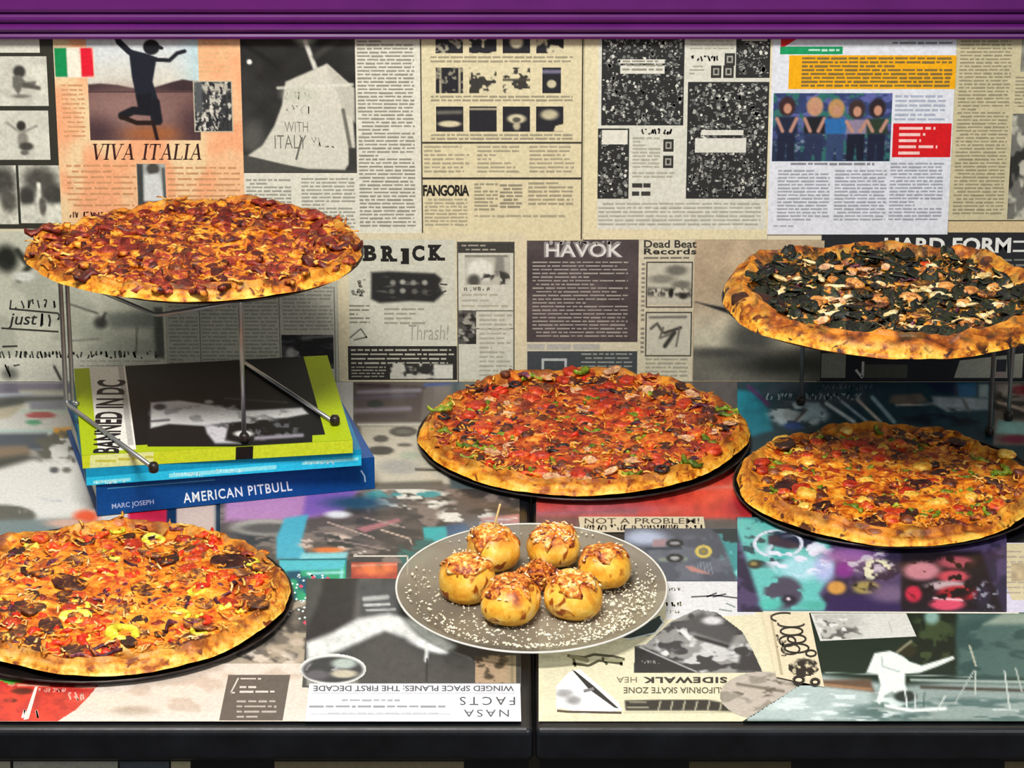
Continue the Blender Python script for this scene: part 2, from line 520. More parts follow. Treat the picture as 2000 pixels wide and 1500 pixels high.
p.paint(264, 320, 320, 402, 2, 'a6a8a2', [('p', [(264, 320), (276, 320), (276, 402), (264, 402)], '3f413f', 3), ('e', 296, 330, 12, 12, '4a4740', .3), ('p', [(278, 342), (308, 338), (316, 396), (276, 394)], 'd3d5d2', 4), ('l', [(264, 398), (320, 398)], 9, '46474a', 3), ('l', [(316, 330), (318, 402)], 6, '555a58', 2)])
p.scrawl(128, 414, 250, 425, '5a3c28', 2.6)
p.done()

p = Page('wall', [(472, 40), (822, 40), (822, 466), (472, 466)], PALE, 2, 260, label='page with a black and white photo of a skate ramp and columns of text', parent=wall, seed=5)
p.paint(472, 60, 696, 338, 2.2, '2f2f2d', [
    ('n', .5, 60), ('l', [(472, 80), (545, 130)], 10, '1d1d1c', 4), ('l', [(520, 60), (575, 95)], 8, '242423', 4), ('e', 491, 121, 5, 5, 'f0efe8', .4), ('e', 492, 270, 22, 30, '55544f', .6),
    ('e', 600, 74, 20, 14, '93a08c', .6), ('l', [(600, 80), (618, 132)], 9, 'd6d4c8', 3), ('l', [(660, 80), (620, 110)], 12, '3a3a37', 5),
    ('p', [(560, 160), (642, 124), (682, 162), (690, 230), (694, 300), (672, 332), (600, 330), (530, 318), (480, 306), (512, 284), (536, 246), (552, 206)], 'd2cfbf', 2.5),
    ('p', [(640, 126), (694, 172), (694, 240), (672, 215)], 'c1beae', 3), ('l', [(671, 215), (684, 290)], 7, '6d6b62', 2), ('p', [(680, 290), (696, 288), (696, 336), (680, 332)], '3a3936', 2),
    ('l', [(545, 172), (690, 165)], 5, 'dedccd', 3), ('p', [(472, 300), (482, 304), (600, 332), (696, 333), (696, 338), (472, 338)], '4a4944', 2), ('e', 586, 184, 30, 16, 'c6c8b4', .6)], seed=2)
p.text('WITH', 556, 238, 602, 258, '77756b', -.01)
p.text('ITALY', 536, 264, 598, 290, '6e6c63', -.01)
p.lines([((590, 268), (577, 312))], 4, '6e6c63')
p.scrawl(558, 180, 606, 194, 'b4b2a2', 2); p.scrawl(560, 206, 604, 222, 'aeac9e', 2); p.scrawl(606, 268, 650, 288, 'a3a193', 2)
p.copy_text(700, 72, 810, 445, 7.2, '7d7a6d', .5, .03)
p.copy_text(478, 350, 566, 455, 7.2, '8b897d', .5, .03)
p.copy_text(586, 348, 692, 455, 7.2, '8b897d', .5, .03)
p.done()

p = Page('wall', [(823, 40), (1140, 40), (1140, 470), (823, 470)], 'd9cea8', 3, 260, label='cream page with three rows of tiny product photos', parent=wall, seed=6)
p.rects([(822, 40, 824.5, 462), (1135.5, 40, 1138.5, 468)], '4b463b')
for r, (ya, yb) in enumerate(((60, 104), (132, 182), (208, 257))):
    for k in range(4):
        x = 852 + 65 * k + (12 if (r == 1 and k == 3) else 0)
        w = 53 if not (r == 1 and k == 3) else 36
        ops = [[('c', '9c9783', 14, 10, .6, .05)], [('c', 'd9cfaa', 16, 14, .5, .04)], [('e', x + w / 2, ya + 22, 13, 12, 'd5cba8', .3)], [('c', 'cfc6a2', 18, 20, .46, .05)],
               [('l', [(x + 9, ya), (x + 9, yb)], 3, 'cfc6a4'), ('l', [(x + 46, ya), (x + 46, yb)], 3, 'cfc6a4'), ('c', '8d8875', 8, 8, .6, .05)], [('c', 'd9cfaa', 15, 16, .47, .03)], [('c', 'd9cfaa', 14, 10, .45, .03), ('l', [(x, ya + 24), (x + w, ya + 24)], 4, '45423a', 2)], [('e', x + w / 2, ya + 32, 9, 8, 'c9c0a0', .2), ('l', [(x, ya + 8), (x + w, ya + 8)], 7, '77738a', 3)],
               [('e', x + 26, ya + 34, 22, 6, 'd5cba8', .3), ('l', [(x + 4, ya + 12), (x + 48, ya + 11)], 7, '6a685d', 3)], [('l', [(x, ya + 5), (x + w, ya + 5)], 3, 'b8b092', 1)], [('e', x + 27, ya + 24, 18, 9, 'cfc6a4', .3), ('e', x + 27, ya + 38, 7, 8, 'b9b091', .4), ('e', x + 27, ya + 26, 8, 5, '55534a', .3)], [('e', x + 26, ya + 16, 17, 10, 'bdb595', .4), ('p', [(x + 38, ya + 38), (x + 54, ya + 34), (x + 54, yb), (x + 34, yb)], 'd9cea8', 1)]][r * 4 + k]
        p.paint(x, ya, x + w, yb, 2, '26262a' if r != 1 or k in (0, 3) else '3a3833', ops, seed=r * 4 + k)
for y in (110, 118, 187, 194, 262, 269):
    p.copy_text(842, y, 1118, y + 5, 7, '8a8470', .55, .02)
p.rects([(824, 277, 1136, 280.5), (824, 346.5, 1136, 350.5)], '3f3b32')
for x0, x1 in ((828, 916), (932, 1014), (1034, 1122)):
    p.copy_text(x0, 285, x1, 342, 8, '96907a', .45, .2)
p.text('FANGORIA', 825, 361, 916, 383, '1f1d1b', .035, 0, 0, .88)
p.copy_text(828, 388, 912, 442, 7, '9a947e', .5, .3)
p.copy_text(926, 358, 972, 412, 7, '8a856f', .55, .3)
p.copy_text(976, 360, 1020, 410, 7, '7d7867', .6, .3)
p.copy_text(1032, 356, 1120, 400, 8, '8f8973', .5, .3)
p.copy_text(926, 420, 1110, 426, 8, '9a947e', .5, .3)
p.done()

p = Page('wall', [(1141, 40), (1504, 40), (1504, 468), (1141, 468)], 'ddd2ac', 3, 260, label='magazine page of dark advertisements full of tiny emblems', parent=wall, seed=7)
p.rect(1168, 40, 1500, 448, 'd5d5c6')
for (a, b, c, d, n) in ((1174, 60, 1334, 245, 330), (1342, 160, 1500, 388, 430), (1168, 251, 1229, 388, 80), (1434, 60, 1500, 152, 60)):
    p.rect(a, b, c, d, '2b2c2b')
    p.scatter(a, b, c, d, n, '6f716d', 4, 13)
    p.scatter(a, b, c, d, n // 2, 'a9aaa2', 3, 10)
    p.scatter(a, b, c, d, n // 4, 'd6d6ca', 3, 9)
    p.scatter(a, b, c, d, n // 2, '2b2c2b', 3, 9)
p.rects([(1210, 116, 1296, 124), (1210, 128, 1296, 144), (1370, 254, 1452, 264), (1358, 270, 1458, 298)], 'd8d7cb')
p.copy_text(1214, 118, 1292, 142, 8, '7d7b70', .5)
p.rects([(1176, 254, 1226, 282)], 'dcdacb')
p.scrawl(1252, 252, 1310, 262, '2d2c2a', 3)
p.copy_text(1236, 268, 1290, 330, 7, 'a3a294', .5)
p.copy_text(1236, 336, 1318, 350, 7, 'a3a294', .5)
for x, y in ((1296, 272), (1296, 304), (1386, 128), (1410, 128), (1412, 104)):
    p.rect(x, y, x + 20, y + 24, '33332f'); p.frame(x + 4, y + 5, x + 16, y + 19, 3, '9d9c92')
p.rects([(1236, 358, 1256, 366), (1258, 358, 1272, 366), (1236, 374, 1250, 382), (1254, 374, 1272, 382)], '3a3936')
p.scrawl(1346, 109, 1404, 119, '2d2c2a', 3)
p.copy_text(1344, 72, 1428, 100, 7, 'a9a898', .4)
p.copy_text(1344, 128, 1376, 150, 7, '9d9c8e', .4)
p.rect(1444, 68, 1494, 80, 'cfcec0')
p.copy_text(1170, 396, 1490, 446, 8, 'a8a799', .4, .3)
p.done()

p = Page('wall', [(1504, 40), (1860, 40), (1860, 458), (1504, 458)], 'dcdfe6', 4, 260, label='white colour page with a yellow text box and a photo of five people', parent=wall, seed=8)
p.poly([(1520, 50), (1590, 50), (1520, 96)], 'd81f26')
p.line([(1530, 72), (1540, 66), (1550, 68)], 4, 'f3e8e4')
p.rect(1519, 91, 1640, 106, '17965c')
p.copy_text(1574, 96, 1634, 102, 7, 'bfe0cf', .6)
p.copy_text(1654, 70, 1852, 78, 8, '6d6f73', .5); p.copy_text(1736, 82, 1852, 88, 8, '5d5f63', .5)
p.rect(1537, 108, 1861, 174, 'efab0c')
p.copy_text(1562, 112, 1854, 170, 7.6, '6a4a06', .62, .02)
p.paint(1509, 182, 1740, 315, 1.8, '33406b', [
    ('c', '5c62a0', 22, 12, .55, .08), ('g', '23304a', 240, 300), ('c', '6d7f92', 14, 6, .62, .05, (1625, 285, 120, 30)), ('c', '2f6a66', 16, 14, .62, .06)] + sum([[
        ('e', x, 208 + dy, 16, 19, hair, .2), ('e', x + 1, 212 + dy, 8, 10, 'c28d72', .25), ('p', [(x - 20, 228 + dy), (x + 20, 228 + dy), (x + 22, 262), (x - 20, 262)], top, 3),
        ('l', [(x - 19, 232 + dy), (x - 8, 256)], 7, 'b98a78' if top != '2a6aa8' else top, 2), ('l', [(x + 19, 232 + dy), (x + 8, 256)], 7, 'b98a78' if top != '2a6aa8' else top, 2), ('p', [(x - 17, 262), (x + 17, 262), (x + 16, 314), (x + 3, 314), (x, 280), (x - 4, 314), (x - 18, 314)], leg, 2)]
        for x, dy, hair, top, leg in ((1536, 0, '3a2427', '20263c', '1c2338'), (1590, 0, 'c09270', '1d1f25', '28324f'), (1632, 4, 'b98d5c', '2a6aa8', '34456a'), (1672, 6, '3c2d2c', '8d7f95', '161b2c'), (1712, 4, '2c2026', '2b3a2c', '1b2036'))], []), seed=4)
p.copy_text(1746, 186, 1844, 238, 9, '9aa3b5', .5, .2)
p.rect(1744, 241, 1858, 307, 'd4141c')
p.copy_text(1756, 248, 1832, 302, 12, 'f3c9c2', .5, .5)
p.copy_text(1546, 318, 1710, 324, 8, '6d6f75', .6)
for x0, x1, y0 in ((1522, 1624, 332), (1634, 1736, 332), (1742, 1846, 318)):
    p.copy_text(x0, y0, x1, 434, 6.8, '8f9299', .5, .05)
p.copy_text(1516, 440, 1560, 446, 7, '9a9da3', .4)
p.done()

p = Page('wall', [(1858, 40), (2080, 40), (2080, 430), (1858, 430)], 'c9bf9a', 3, 260, label='yellowed page of narrow text columns with photos at its edge', parent=wall, seed=9)
p.copy_text(1868, 72, 1968, 425, 7, '857e66', .5, .06)
p.copy_text(1978, 150, 2070, 214, 7, '857e66', .5, .06)
p.paint(1986, 60, 2075, 140, 3, '8c8a7c', [('n', .4, 20)])
p.paint(1976, 222, 2075, 428, 3, '6f6e66', [('c', '2c2c29', 26, 40, .55, .06), ('c', 'bdbaa8', 22, 30, .58, .06)], seed=3)
p.done()
# blank strip of wall paper between the rows and its dark rule on the right
p = Page('wall', [(1852, 420), (2080, 420), (2080, 458), (1852, 458)], 'd3bd92', 1, 440, name='paper_strip', parent=wall)
p.rect(1852, 428, 2080, 432, '4a4436'); p.done()

# ------------------------------------------------------------------ pages on the wall, lower row
p = Page('wall', [(-60, 452), (322, 452), (322, 752), (-60, 752)], 'cdccb6', 2, 600, label='pale page of ink sketches with scrawled lettering', parent=wall, seed=11)
p.paint(-60, 456, 318, 752, 3, 'c9c9b5', [
    ('c', 'b4b6a4', 70, 40, .55, .1), ('g', 'dbdac8', 692, 698), ('e', 18, 505, 22, 26, '23241f', .5), ('l', [(40, 490), (62, 520), (40, 545)], 12, '33352d', 5), ('l', [(-20, 500), (20, 520)], 8, '2c2d28', 3), ('e', 50, 540, 22, 10, 'dfe0d4', .4),
    ('l', [(130, 592), (190, 612)], 4, '66685c', 2), ('e', 196, 630, 14, 12, '4a4b44', .5), ('l', [(205, 612), (195, 634)], 6, '3c3d37', 2), ('p', [(205, 612), (300, 608), (318, 640), (318, 690), (300, 692), (296, 640), (215, 640)], '84897d', 8), ('l', [(266, 640), (262, 690)], 3, '6b6d62', 1.5),
    ('l', [(130, 666), (190, 662)], 3, '85877a', 2), ('p', [(300, 600), (318, 600), (318, 700), (302, 700)], '5c5e56', 4), ('l', [(100, 716), (112, 742)], 5, '3b3c36', 2), ('e', 12, 730, 16, 12, '7a7b70', .6)], seed=6)
p.scrawl(16, 586, 112, 602, '34352f', 3); p.text('just', 14, 612, 72, 642, '2a2b26', .01, .25); p.scrawl(78, 612, 112, 638, '2a2b26', 4)
p.lines([((18, 603), (114, 612)), ((0, 641), (112, 648)), ((0, 677), (30, 676))], 3.5, '35362f')
p.scrawl(-10, 686, 316, 699, '4a4b43', 3.2)
p.scrawl(2, 712, 30, 738, '55564d', 3)
p.copy_text(150, 704, 310, 742, 9, 'b9b8a4', .35)
p.done()

p = Page('wall', [(320, 452), (662, 452), (662, 748), (320, 748)], 'b9b8a8', 1, 600, label='grey page of four text columns behind the wire stand', parent=wall, seed=12)
for x0, x1, y1 in ((328, 386, 742), (392, 464, 742), (476, 542, 742), (552, 650, 650)):
    p.copy_text(x0, 560, x1, y1, 7.4, '8b8a7e', .5, .04)
p.rects([(388, 560, 390, 742), (544, 560, 546, 742), (652, 560, 654, 748)], '77766b')
p.paint(548, 654, 650, 720, 2.2, '232324', [('c', '4a4a4a', 40, 16, .6, .08), ('e', 566, 690, 9, 10, 'a7a7a3', .4), ('e', 583, 702, 5, 7, '8b8b88', .4), ('c', '8d8d89', 8, 8, .62, .05, (570, 700, 22, 18)), ('l', [(590, 660), (650, 656)], 5, '6d6d6a', 2)], seed=2)
p.rect(552, 722, 600, 730, 'c9c8bc')
p.done()

p = Page('wall', [(660, 455), (1028, 455), (1028, 752), (660, 752)], 'd6cbaa', 3, 600, label='newsprint page headed BRICK with a drawing of a dark brick', parent=wall, seed=13)
p.rect(682, 468, 890, 676, 'cbcab8')
for i, (ch, x, dy, w) in enumerate((('B', 713, 0, 24), ('R', 748, 1, 26), ('I', 787, 6, 13), ('C', 806, 0, 24), ('K', 840, -1, 27))):
    p.text(ch, x, 479 + dy, x + w, 510 + dy, '1f1e1c', .05)
    if ch != 'C':
        p.rects([(x - 3, 479 + dy, x + w * .55, 485 + dy), (x - 3, 504 + dy, x + w * .5, 510 + dy)] + ([(x + w * .55, 504 + dy, x + w + 3, 510 + dy)] if ch in 'RK' else []), '1f1e1c')
p.paint(718, 526, 876, 598, 2, 'cbcab8', [
    ('p', [(726, 532), (760, 530), (850, 534), (864, 545), (858, 556), (866, 574), (848, 590), (800, 588), (742, 592), (725, 584)], '2a2a29', 4), ('c', '55544f', 30, 6, .62, .06, (796, 560, 68, 26))] +
    [('e', x, y, 5.5, 5, c, .5) for x, y, c in ((768, 552, '8b8a80'), (787, 551, 'a8a79b'), (808, 552, '8b8a80'), (830, 552, '9d9c91'), (787, 568, '97968b'), (766, 569, '63625b'), (810, 569, '63625b'), (830, 570, '55544f'))], seed=5)
p.lines([((860, 555), (874, 556)), ((862, 572), (872, 568))], 3, '45443f')
p.copy_text(682, 596, 722, 634, 8, '66655b', .4); p.copy_text(750, 602, 830, 640, 9, '8d8c7f', .45, .5)
p.text('Thrash!', 798, 634, 876, 664, '9b9a8c', -.005, .1)
p.lines([((682, 660), (704, 642)), ((690, 664), (716, 658)), ((704, 642), (716, 660))], 3, '77766a')
p.scatter(684, 540, 720, 585, 14, '77766a', 4, 14)
p.rects([(678, 676, 892, 742)], '2c2b28')
p.copy_text(684, 682, 886, 712, 8.5, 'a7a597', .42); p.copy_text(684, 716, 752, 738, 6, '8d8b7e', .45)
p.paint(760, 710, 884, 740, 2.2, 'c3c1b3', [('c', '2f2e2b', 20, 16, .5, .05), ('p', [(846, 712), (884, 712), (884, 740), (846, 740)], 'cbc9bb', 2)], seed=7)
p.rects([(895, 474, 1004, 742)], 'cccbba'); p.frame(893, 472, 1005, 750, 2.5, '5d5b50')
p.rects([(895, 474, 1004, 494)], '3f3e39'); p.copy_text(902, 478, 998, 492, 8, '8d8b7e', .4)
p.paint(908, 498, 996, 556, 2, 'bab8a8', [('e', 938, 528, 26, 22, 'deddd0', .25), ('p', [(968, 500), (984, 502), (986, 540), (966, 540)], '85837a', 4), ('e', 926, 548, 12, 12, '4f4e48', .5), ('c', '3b3a36', 12, 12, .55, .06, (970, 544, 30, 16)), ('l', [(910, 500), (990, 500)], 4, '77756b', 2)], seed=3)
p.scrawl(906, 561, 962, 568, '4a4942', 2); p.copy_text(902, 574, 998, 600, 11, 'a2a192', .35, .4)
p.rects([(895, 606, 1004, 608), (895, 641, 1004, 643)], '66655b')
p.paint(895, 606, 930, 672, 2.2, '55534e', [('c', '2a2926', 18, 16, .5, .06), ('c', '9c9a8e', 12, 8, .62, .06)], seed=4)
p.copy_text(936, 614, 1000, 738, 9, 'a09e90', .42, .3)
p.done()

p = Page('wall', [(1028, 455), (1356, 455), (1356, 752), (1028, 752)], 'd0c9ae', 2, 600, label='dark record list with white heading beside a narrow column of small adverts', parent=wall, seed=14)
p.rects([(1029, 465, 1246, 668)], '4a4242')
p.paint(1029, 465, 1246, 668, 4, '4b4343', [('n', .2, 40)])
p.text('HAVOK', 1062, 472, 1216, 503, '8f8b87', .05); p.text('HAVOK', 1066, 476, 1214, 502, 'd9d7d2', .01)
p.scatter(1062, 468, 1220, 480, 24, 'a19e99', 4, 14)
p.copy_text(1040, 511, 1226, 664, 7.2, '938c88', .4, .12)
p.rects([(1030, 672, 1064, 683), (1068, 672, 1116, 683), (1120, 672, 1172, 683)], 'b3afa6')
p.rects([(1030, 686, 1246, 748)], '42474a'); p.frame(1058, 700, 1108, 760, 5, 'b5b8b6'); p.copy_text(1136, 690, 1236, 740, 8, '7f8584', .4)
p.text('Dead Beat', 1256, 469, 1358, 484, '33312d', .02, 0, 0, 1.0)
p.text('Records', 1256, 485, 1358, 497, '33312d', .03, 0, 0, 1.1)
p.copy_text(1256, 502, 1350, 507, 7, '55534c', .5)
p.paint(1264, 514, 1350, 594, 2, 'c3c0ad', [('e', 1320, 528, 20, 10, '6f6d63', .5), ('e', 1292, 545, 26, 8, '89877a', .5), ('e', 1330, 556, 18, 8, '77756a', .5), ('l', [(1268, 570), (1348, 572)], 16, '55544d', 5), ('c', 'c6c3b1', 7, 12, .55, .05, (1308, 572, 44, 12)), ('e', 1310, 572, 5, 9, '23221f', .4), ('e', 1334, 578, 8, 6, '2f2e2a', .5)], seed=9)
p.frame(1261, 511, 1352, 601, 2.5, '4f4d45')
p.paint(1264, 612, 1350, 692, 2, 'c9c6b3', [('l', [(1272, 642), (1284, 632), (1296, 650)], 5, '55534c', 2), ('l', [(1296, 640), (1290, 660), (1318, 650)], 4, '66645b', 2), ('l', [(1300, 650), (1330, 640)], 6, '45433d', 2), ('l', [(1318, 650), (1300, 676)], 8, '3b3a35', 2.5), ('l', [(1328, 642), (1322, 676)], 4, '6b6960', 2), ('l', [(1270, 620), (1340, 619)], 5, '77756b', 2)], seed=1)
p.frame(1261, 609, 1352, 696, 2.5, '4f4d45')
p.copy_text(1252, 514, 1259, 690, 9, '77756a', .5); p.copy_text(1262, 700, 1346, 742, 8, '9a988a', .4)
p.done()

p = Page('wall', [(1354, 468), (1606, 468), (1606, 745), (1354, 745)], 'b9a68a', 2, 600, label='tan landscape photo page', parent=wall, seed=15)
p.paint(1356, 470, 1606, 744, 3, 'bda98b', [('g', 'c9c3ab', 560, 660), ('p', [(1352, 588), (1440, 606), (1500, 600), (1606, 610), (1606, 660), (1500, 640), (1430, 615)], '25282c', 2.5), ('e', 1470, 665, 46, 46, '55564f', .6),
    ('g', '6d6b60', 668, 690), ('e', 1420, 690, 60, 9, '4a4a44', .8), ('e', 1520, 712, 90, 18, '34352f', .8), ('n', .12, 30)], seed=3)
p.done()

p = Page('wall', [(1600, 454), (2080, 454), (2080, 752), (1600, 752)], '26272a', 2, 600, label='black page headed HARD FORM in white capitals', parent=wall, seed=16)
p.text('HARD FORM', 1722, 464, 1968, 494, 'e6e6df', .03)
p.rects([(1972, 470, 1996, 474), (1972, 488, 1996, 492), (1998, 462, 2006, 500)], 'e0e0d8')
p.copy_text(1730, 506, 2060, 600, 10, '77776f', .4)
p.rects([(1608, 690, 1656, 738)], '8f9180'); p.rects([(1690, 712, 1778, 738)], '4f5046')
p.poly([(1880, 704), (2004, 690), (2004, 738), (1870, 738)], 'a8a794'); p.rect(1952, 702, 1972, 726, '33343a'); p.rect(1946, 726, 1972, 736, 'a08c84')
p.lines([((1690, 706), (1690, 736)), ((1676, 722), (1690, 738))], 5, 'c9c5bc')
p.done()
# ------------------------------------------------------------------ prints pasted on the counters
YT = 746.2
def T(quad, base, level, name='magazine_page', label=None, parent=None, seed=1, yr=None):
    return Page('table', quad, base, level, yr, name, label, parent, seed)

# --- counter under the books
p = T([(-90, YT), (700, YT), (720, 1060), (-110, 1060)], 'c9c9c4', 1, label='grey and white collage of car photos', parent=C_L, seed=21)
p.paint(-90, YT, 712, 1050, 4, 'cfcfca', [
    ('p', [(-90, 746), (160, 746), (160, 768), (-90, 772)], '6d6879', 3), ('l', [(40, 765), (125, 765)], 5, 'c9c8a8', 3), ('l', [(-90, 774), (60, 772)], 9, 'a9afbd', 4), ('p', [(-90, 782), (40, 774), (130, 774), (130, 782), (50, 786), (20, 806), (-90, 810)], '3d423f', 5),
    ('p', [(56, 784), (130, 782), (128, 800), (60, 802)], '8b8c9b', 5), ('p', [(-20, 800), (40, 790), (48, 792), (20, 815), (-20, 822)], 'b9b09a', 5),
    ('l', [(40, 803), (130, 803)], 4, 'b6d2bd', 3), ('e', 80, 811, 29, 6.5, 'b2474b', .25), ('e', 66, 825, 15, 5, '4f9d76', .4), ('l', [(-30, 842), (110, 842)], 6, 'a9c4bf', 4), ('p', [(104, 836), (140, 834), (140, 854), (106, 856)], 'e2a02c', 3),
    ('p', [(-90, 848), (90, 846), (112, 866), (80, 880), (-90, 878)], '444b58', 5), ('p', [(-90, 874), (50, 870), (66, 886), (30, 900), (-90, 905)], '7c6a58', 6), ('p', [(-90, 906), (50, 888), (84, 894), (30, 916), (-90, 940)], '3a3b38', 7), ('c', '55544c', 30, 12, .55, .06, (110, 872, 46, 34)), ('c', '2e2f2e', 16, 10, .6, .05, (110, 905, 40, 22)),
    ('p', [(-90, 940), (60, 898), (190, 908), (192, 1002), (60, 1008), (-90, 1000)], 'd9d9d5', 8), ('e', 106, 918, 9, 6, '4a4a52', .5), ('e', 130, 918, 9, 5, '5d5d55', .5), ('l', [(80, 975), (120, 978)], 3, 'b5bdc2', 2),
    ('e', 4, 1008, 66, 22, '565750', .12), ('c', '8f9089', 22, 10, .6, .06, (4, 1006, 60, 18)), ('p', [(-90, 1018), (176, 1012), (180, 1050), (-90, 1050)], '6f8083', 6), ('e', 168, 1010, 24, 14, 'e0562f', .5), ('e', 130, 1022, 40, 8, 'c9a596', .6),
    ('p', [(250, 985), (345, 985), (345, 1050), (250, 1050)], 'c9203f', 4), ('p', [(326, 985), (346, 985), (346, 1050), (326, 1050)], '0f2c4b', 2), ('p', [(346, 985), (420, 985), (420, 1050), (346, 1050)], 'c9b4aa', 3), ('p', [(420, 970), (446, 970), (446, 1050), (420, 1050)], '1c3040', 2), ('p', [(440, 972), (700, 930), (690, 1008), (560, 1020), (440, 1022)], 'c98bb5', 5), ('p', [(590, 950), (700, 930), (690, 1000), (570, 1012)], '8d62b0', 10), ('l', [(470, 985), (600, 968)], 14, 'd9a498', 6)], seed=21)
p.done()

p = T([(690, YT), (1013, YT), (1014, 960), (705, 960)], '8d857b', 2, label='dark striped print beside a pale page of black discs', parent=C_L, seed=22)
p.paint(690, YT, 1013, 960, 3.2, '6d655f', [
    ('p', [(690, 746), (830, 746), (820, 832), (694, 832)], '574c49', 4), ('l', [(700, 752), (830, 756)], 6, '3d3032', 3), ('l', [(700, 766), (820, 762)], 6, '8f8a95', 4), ('l', [(690, 778), (810, 772)], 5, '5f5a6b', 3), ('e', 733, 789, 16, 8, '2f3531', .3), ('l', [(690, 802), (800, 798)], 8, '8a7f8c', 4), ('l', [(695, 815), (790, 812)], 9, '4a3b3f', 5), ('l', [(830, 752), (900, 748)], 6, '3a4f86', 2), ('l', [(700, 829), (840, 828)], 5, 'cfccbf', 2),
    ('p', [(704, 832), (870, 830), (880, 945), (716, 950)], 'c2bba9', 4), ('e', 788, 843, 27, 10, '4c4842', .2), ('e', 788, 843, 18, 5, '6d6a60', .4), ('e', 744, 857, 15, 7, '55514a', .25), ('e', 743, 880, 26, 9, '45423d', .2), ('e', 790, 869, 14, 4, '66625a', .4), ('e', 800, 890, 20, 8, 'a9b09b', .5), ('e', 778, 912, 40, 14, 'a3a19b', .5), ('l', [(812, 917), (860, 918)], 4, '35322d', 2), ('l', [(720, 948), (860, 944)], 10, '5d5950', 5), ('p', [(880, 746), (1013, 746), (1013, 960), (880, 960)], '4f5a5c', 8)], seed=22)  # short dark line below the discs is a shadow painted into the page
p.done()

p = T([(440, 955), (1014, 955), (1016, 1140), (420, 1140)], '5f5650', 3, label='teal and brown collage of torn music prints', parent=C_L, seed=23)
p.paint(430, 955, 1015, 1140, 3, '5a504c', [
    ('c', '3f3a38', 60, 20, .52, .08), ('c', '7d6f68', 40, 12, .6, .06), ('p', [(440, 955), (700, 955), (660, 1000), (560, 1018), (440, 1018)], 'b583b5', 8), ('p', [(600, 955), (700, 955), (670, 998), (590, 1012)], '7d5cae', 8), ('e', 520, 1030, 70, 16, 'a9a69e', .25), ('e', 525, 1032, 56, 10, '5f5a55', .4),
    ('p', [(556, 1012), (602, 1005), (588, 1060), (600, 1092), (540, 1092), (540, 1050)], '4fa9c2', 4), ('p', [(590, 1080), (680, 1078), (676, 1092), (580, 1100)], '86c7cf', 4), ('c', 'd8d5cb', 34, 9, .55, .05, (800, 975, 90, 24)), ('c', '3f8f93', 40, 14, .52, .05, (790, 968, 80, 16)), ('e', 660, 1005, 24, 7, 'd9dbe2', .5), ('c', 'd0b9ac', 26, 8, .56, .05, (640, 1060, 60, 20)), ('e', 640, 1074, 30, 5, 'd8743c', .5), ('e', 700, 982, 60, 12, '274a63', .7),
    ('p', [(694, 1032), (780, 1012), (782, 1018), (712, 1040)], 'a36a70', 2), ('l', [(745, 1035), (800, 1052), (804, 1062)], 2.5, 'd0b8a6', 1), ('l', [(640, 1020), (730, 1050)], 2.5, 'b9a196', 1), ('l', [(710, 1010), (790, 1030)], 2, 'a9968d', 1), ('l', [(640, 1052), (760, 1074)], 3, '8f7d78', 1), ('l', [(690, 1085), (716, 1076)], 2, 'd6cfc5', 1),
    ('p', [(826, 1030), (876, 1028), (872, 1056), (830, 1062)], '35a5a8', 3), ('p', [(870, 1026), (910, 1022), (925, 1050), (880, 1060)], '2f4b6e', 4), ('c', 'dcd9ce', 40, 8, .5, .05, (910, 1010, 60, 22)), ('p', [(940, 1012), (1014, 1004), (1014, 1028), (940, 1030)], 'c87f78', 3), ('l', [(950, 1018), (1010, 1012)], 3, 'e0d5cb', 1), ('e', 960, 1060, 70, 40, '6f7f92', .7), ('c', '35645f', 40, 20, .55, .06, (830, 1090, 60, 40))], seed=23)
p.line([(690, 1086), (796, 1086), (796, 1124)], 3, 'cdc5ba')
p.paint(686, 1098, 776, 1130, 2.5, 'a33f35', [('e', 735, 1112, 40, 12, 'd9713f', .6), ('l', [(686, 1105), (776, 1102)], 4, 'cf8a70', 2), ('n', .2, 14)], seed=2)
p.rects([(684 + 16 * i, 1131, 693 + 16 * i, 1137) for i in range(6)], 'c9bba9')
p.done()

p = T([(548, 1092), (678, 1090), (672, 1222), (530, 1226)], '1f6d79', 4, name='photo_clipping', label='teal clipping with white and red dots', parent=C_L, seed=24)
p.paint(545, 1094, 675, 1220, 2.5, '1d4a63', [('gx', '2c8f8f', 590, 640), ('c', '2f9c6f', 26, 26, .55, .08), ('l', [(668, 1100), (664, 1216)], 6, '7fc9c9', 3), ('l', [(600, 1120), (670, 1118)], 5, '8fd0cf', 2), ('p', [(545, 1094), (676, 1092), (670, 1112), (545, 1116)], '52b5c3', 3)], seed=24)
rr = random.Random(3)
p.polys([[(x - 3, y), (x, y - 2.5), (x + 3, y), (x, y + 2.5)] for x, y in [(rr.uniform(560, 640), rr.uniform(1120, 1212)) for _ in range(60)]], 'cfe2e2')
p.polys([[(x - 5, y), (x, y - 4), (x + 5, y), (x, y + 4)] for x, y in [(612, 1128), (634, 1168), (630, 1180), (596, 1216), (625, 1214), (640, 1130), (588, 1145)]], 'd04a66')
p.done()

p = T([(430, 1170), (640, 1170), (640, 1330), (380, 1330)], '6d645c', 4, label='brown and grey clipping', parent=C_L, seed=25)
p.paint(420, 1172, 640, 1328, 3, '6f675e', [('c', '4a4540', 40, 26, .5, .08), ('c', 'a39684', 30, 16, .56, .06), ('e', 580, 1255, 16, 7, 'b9aa98', .4), ('p', [(600, 1220), (632, 1222), (626, 1270), (600, 1266)], '8b7661', 4), ('c', 'c9bcae', 30, 14, .6, .05, (520, 1290, 60, 24))], seed=25)
p.done()

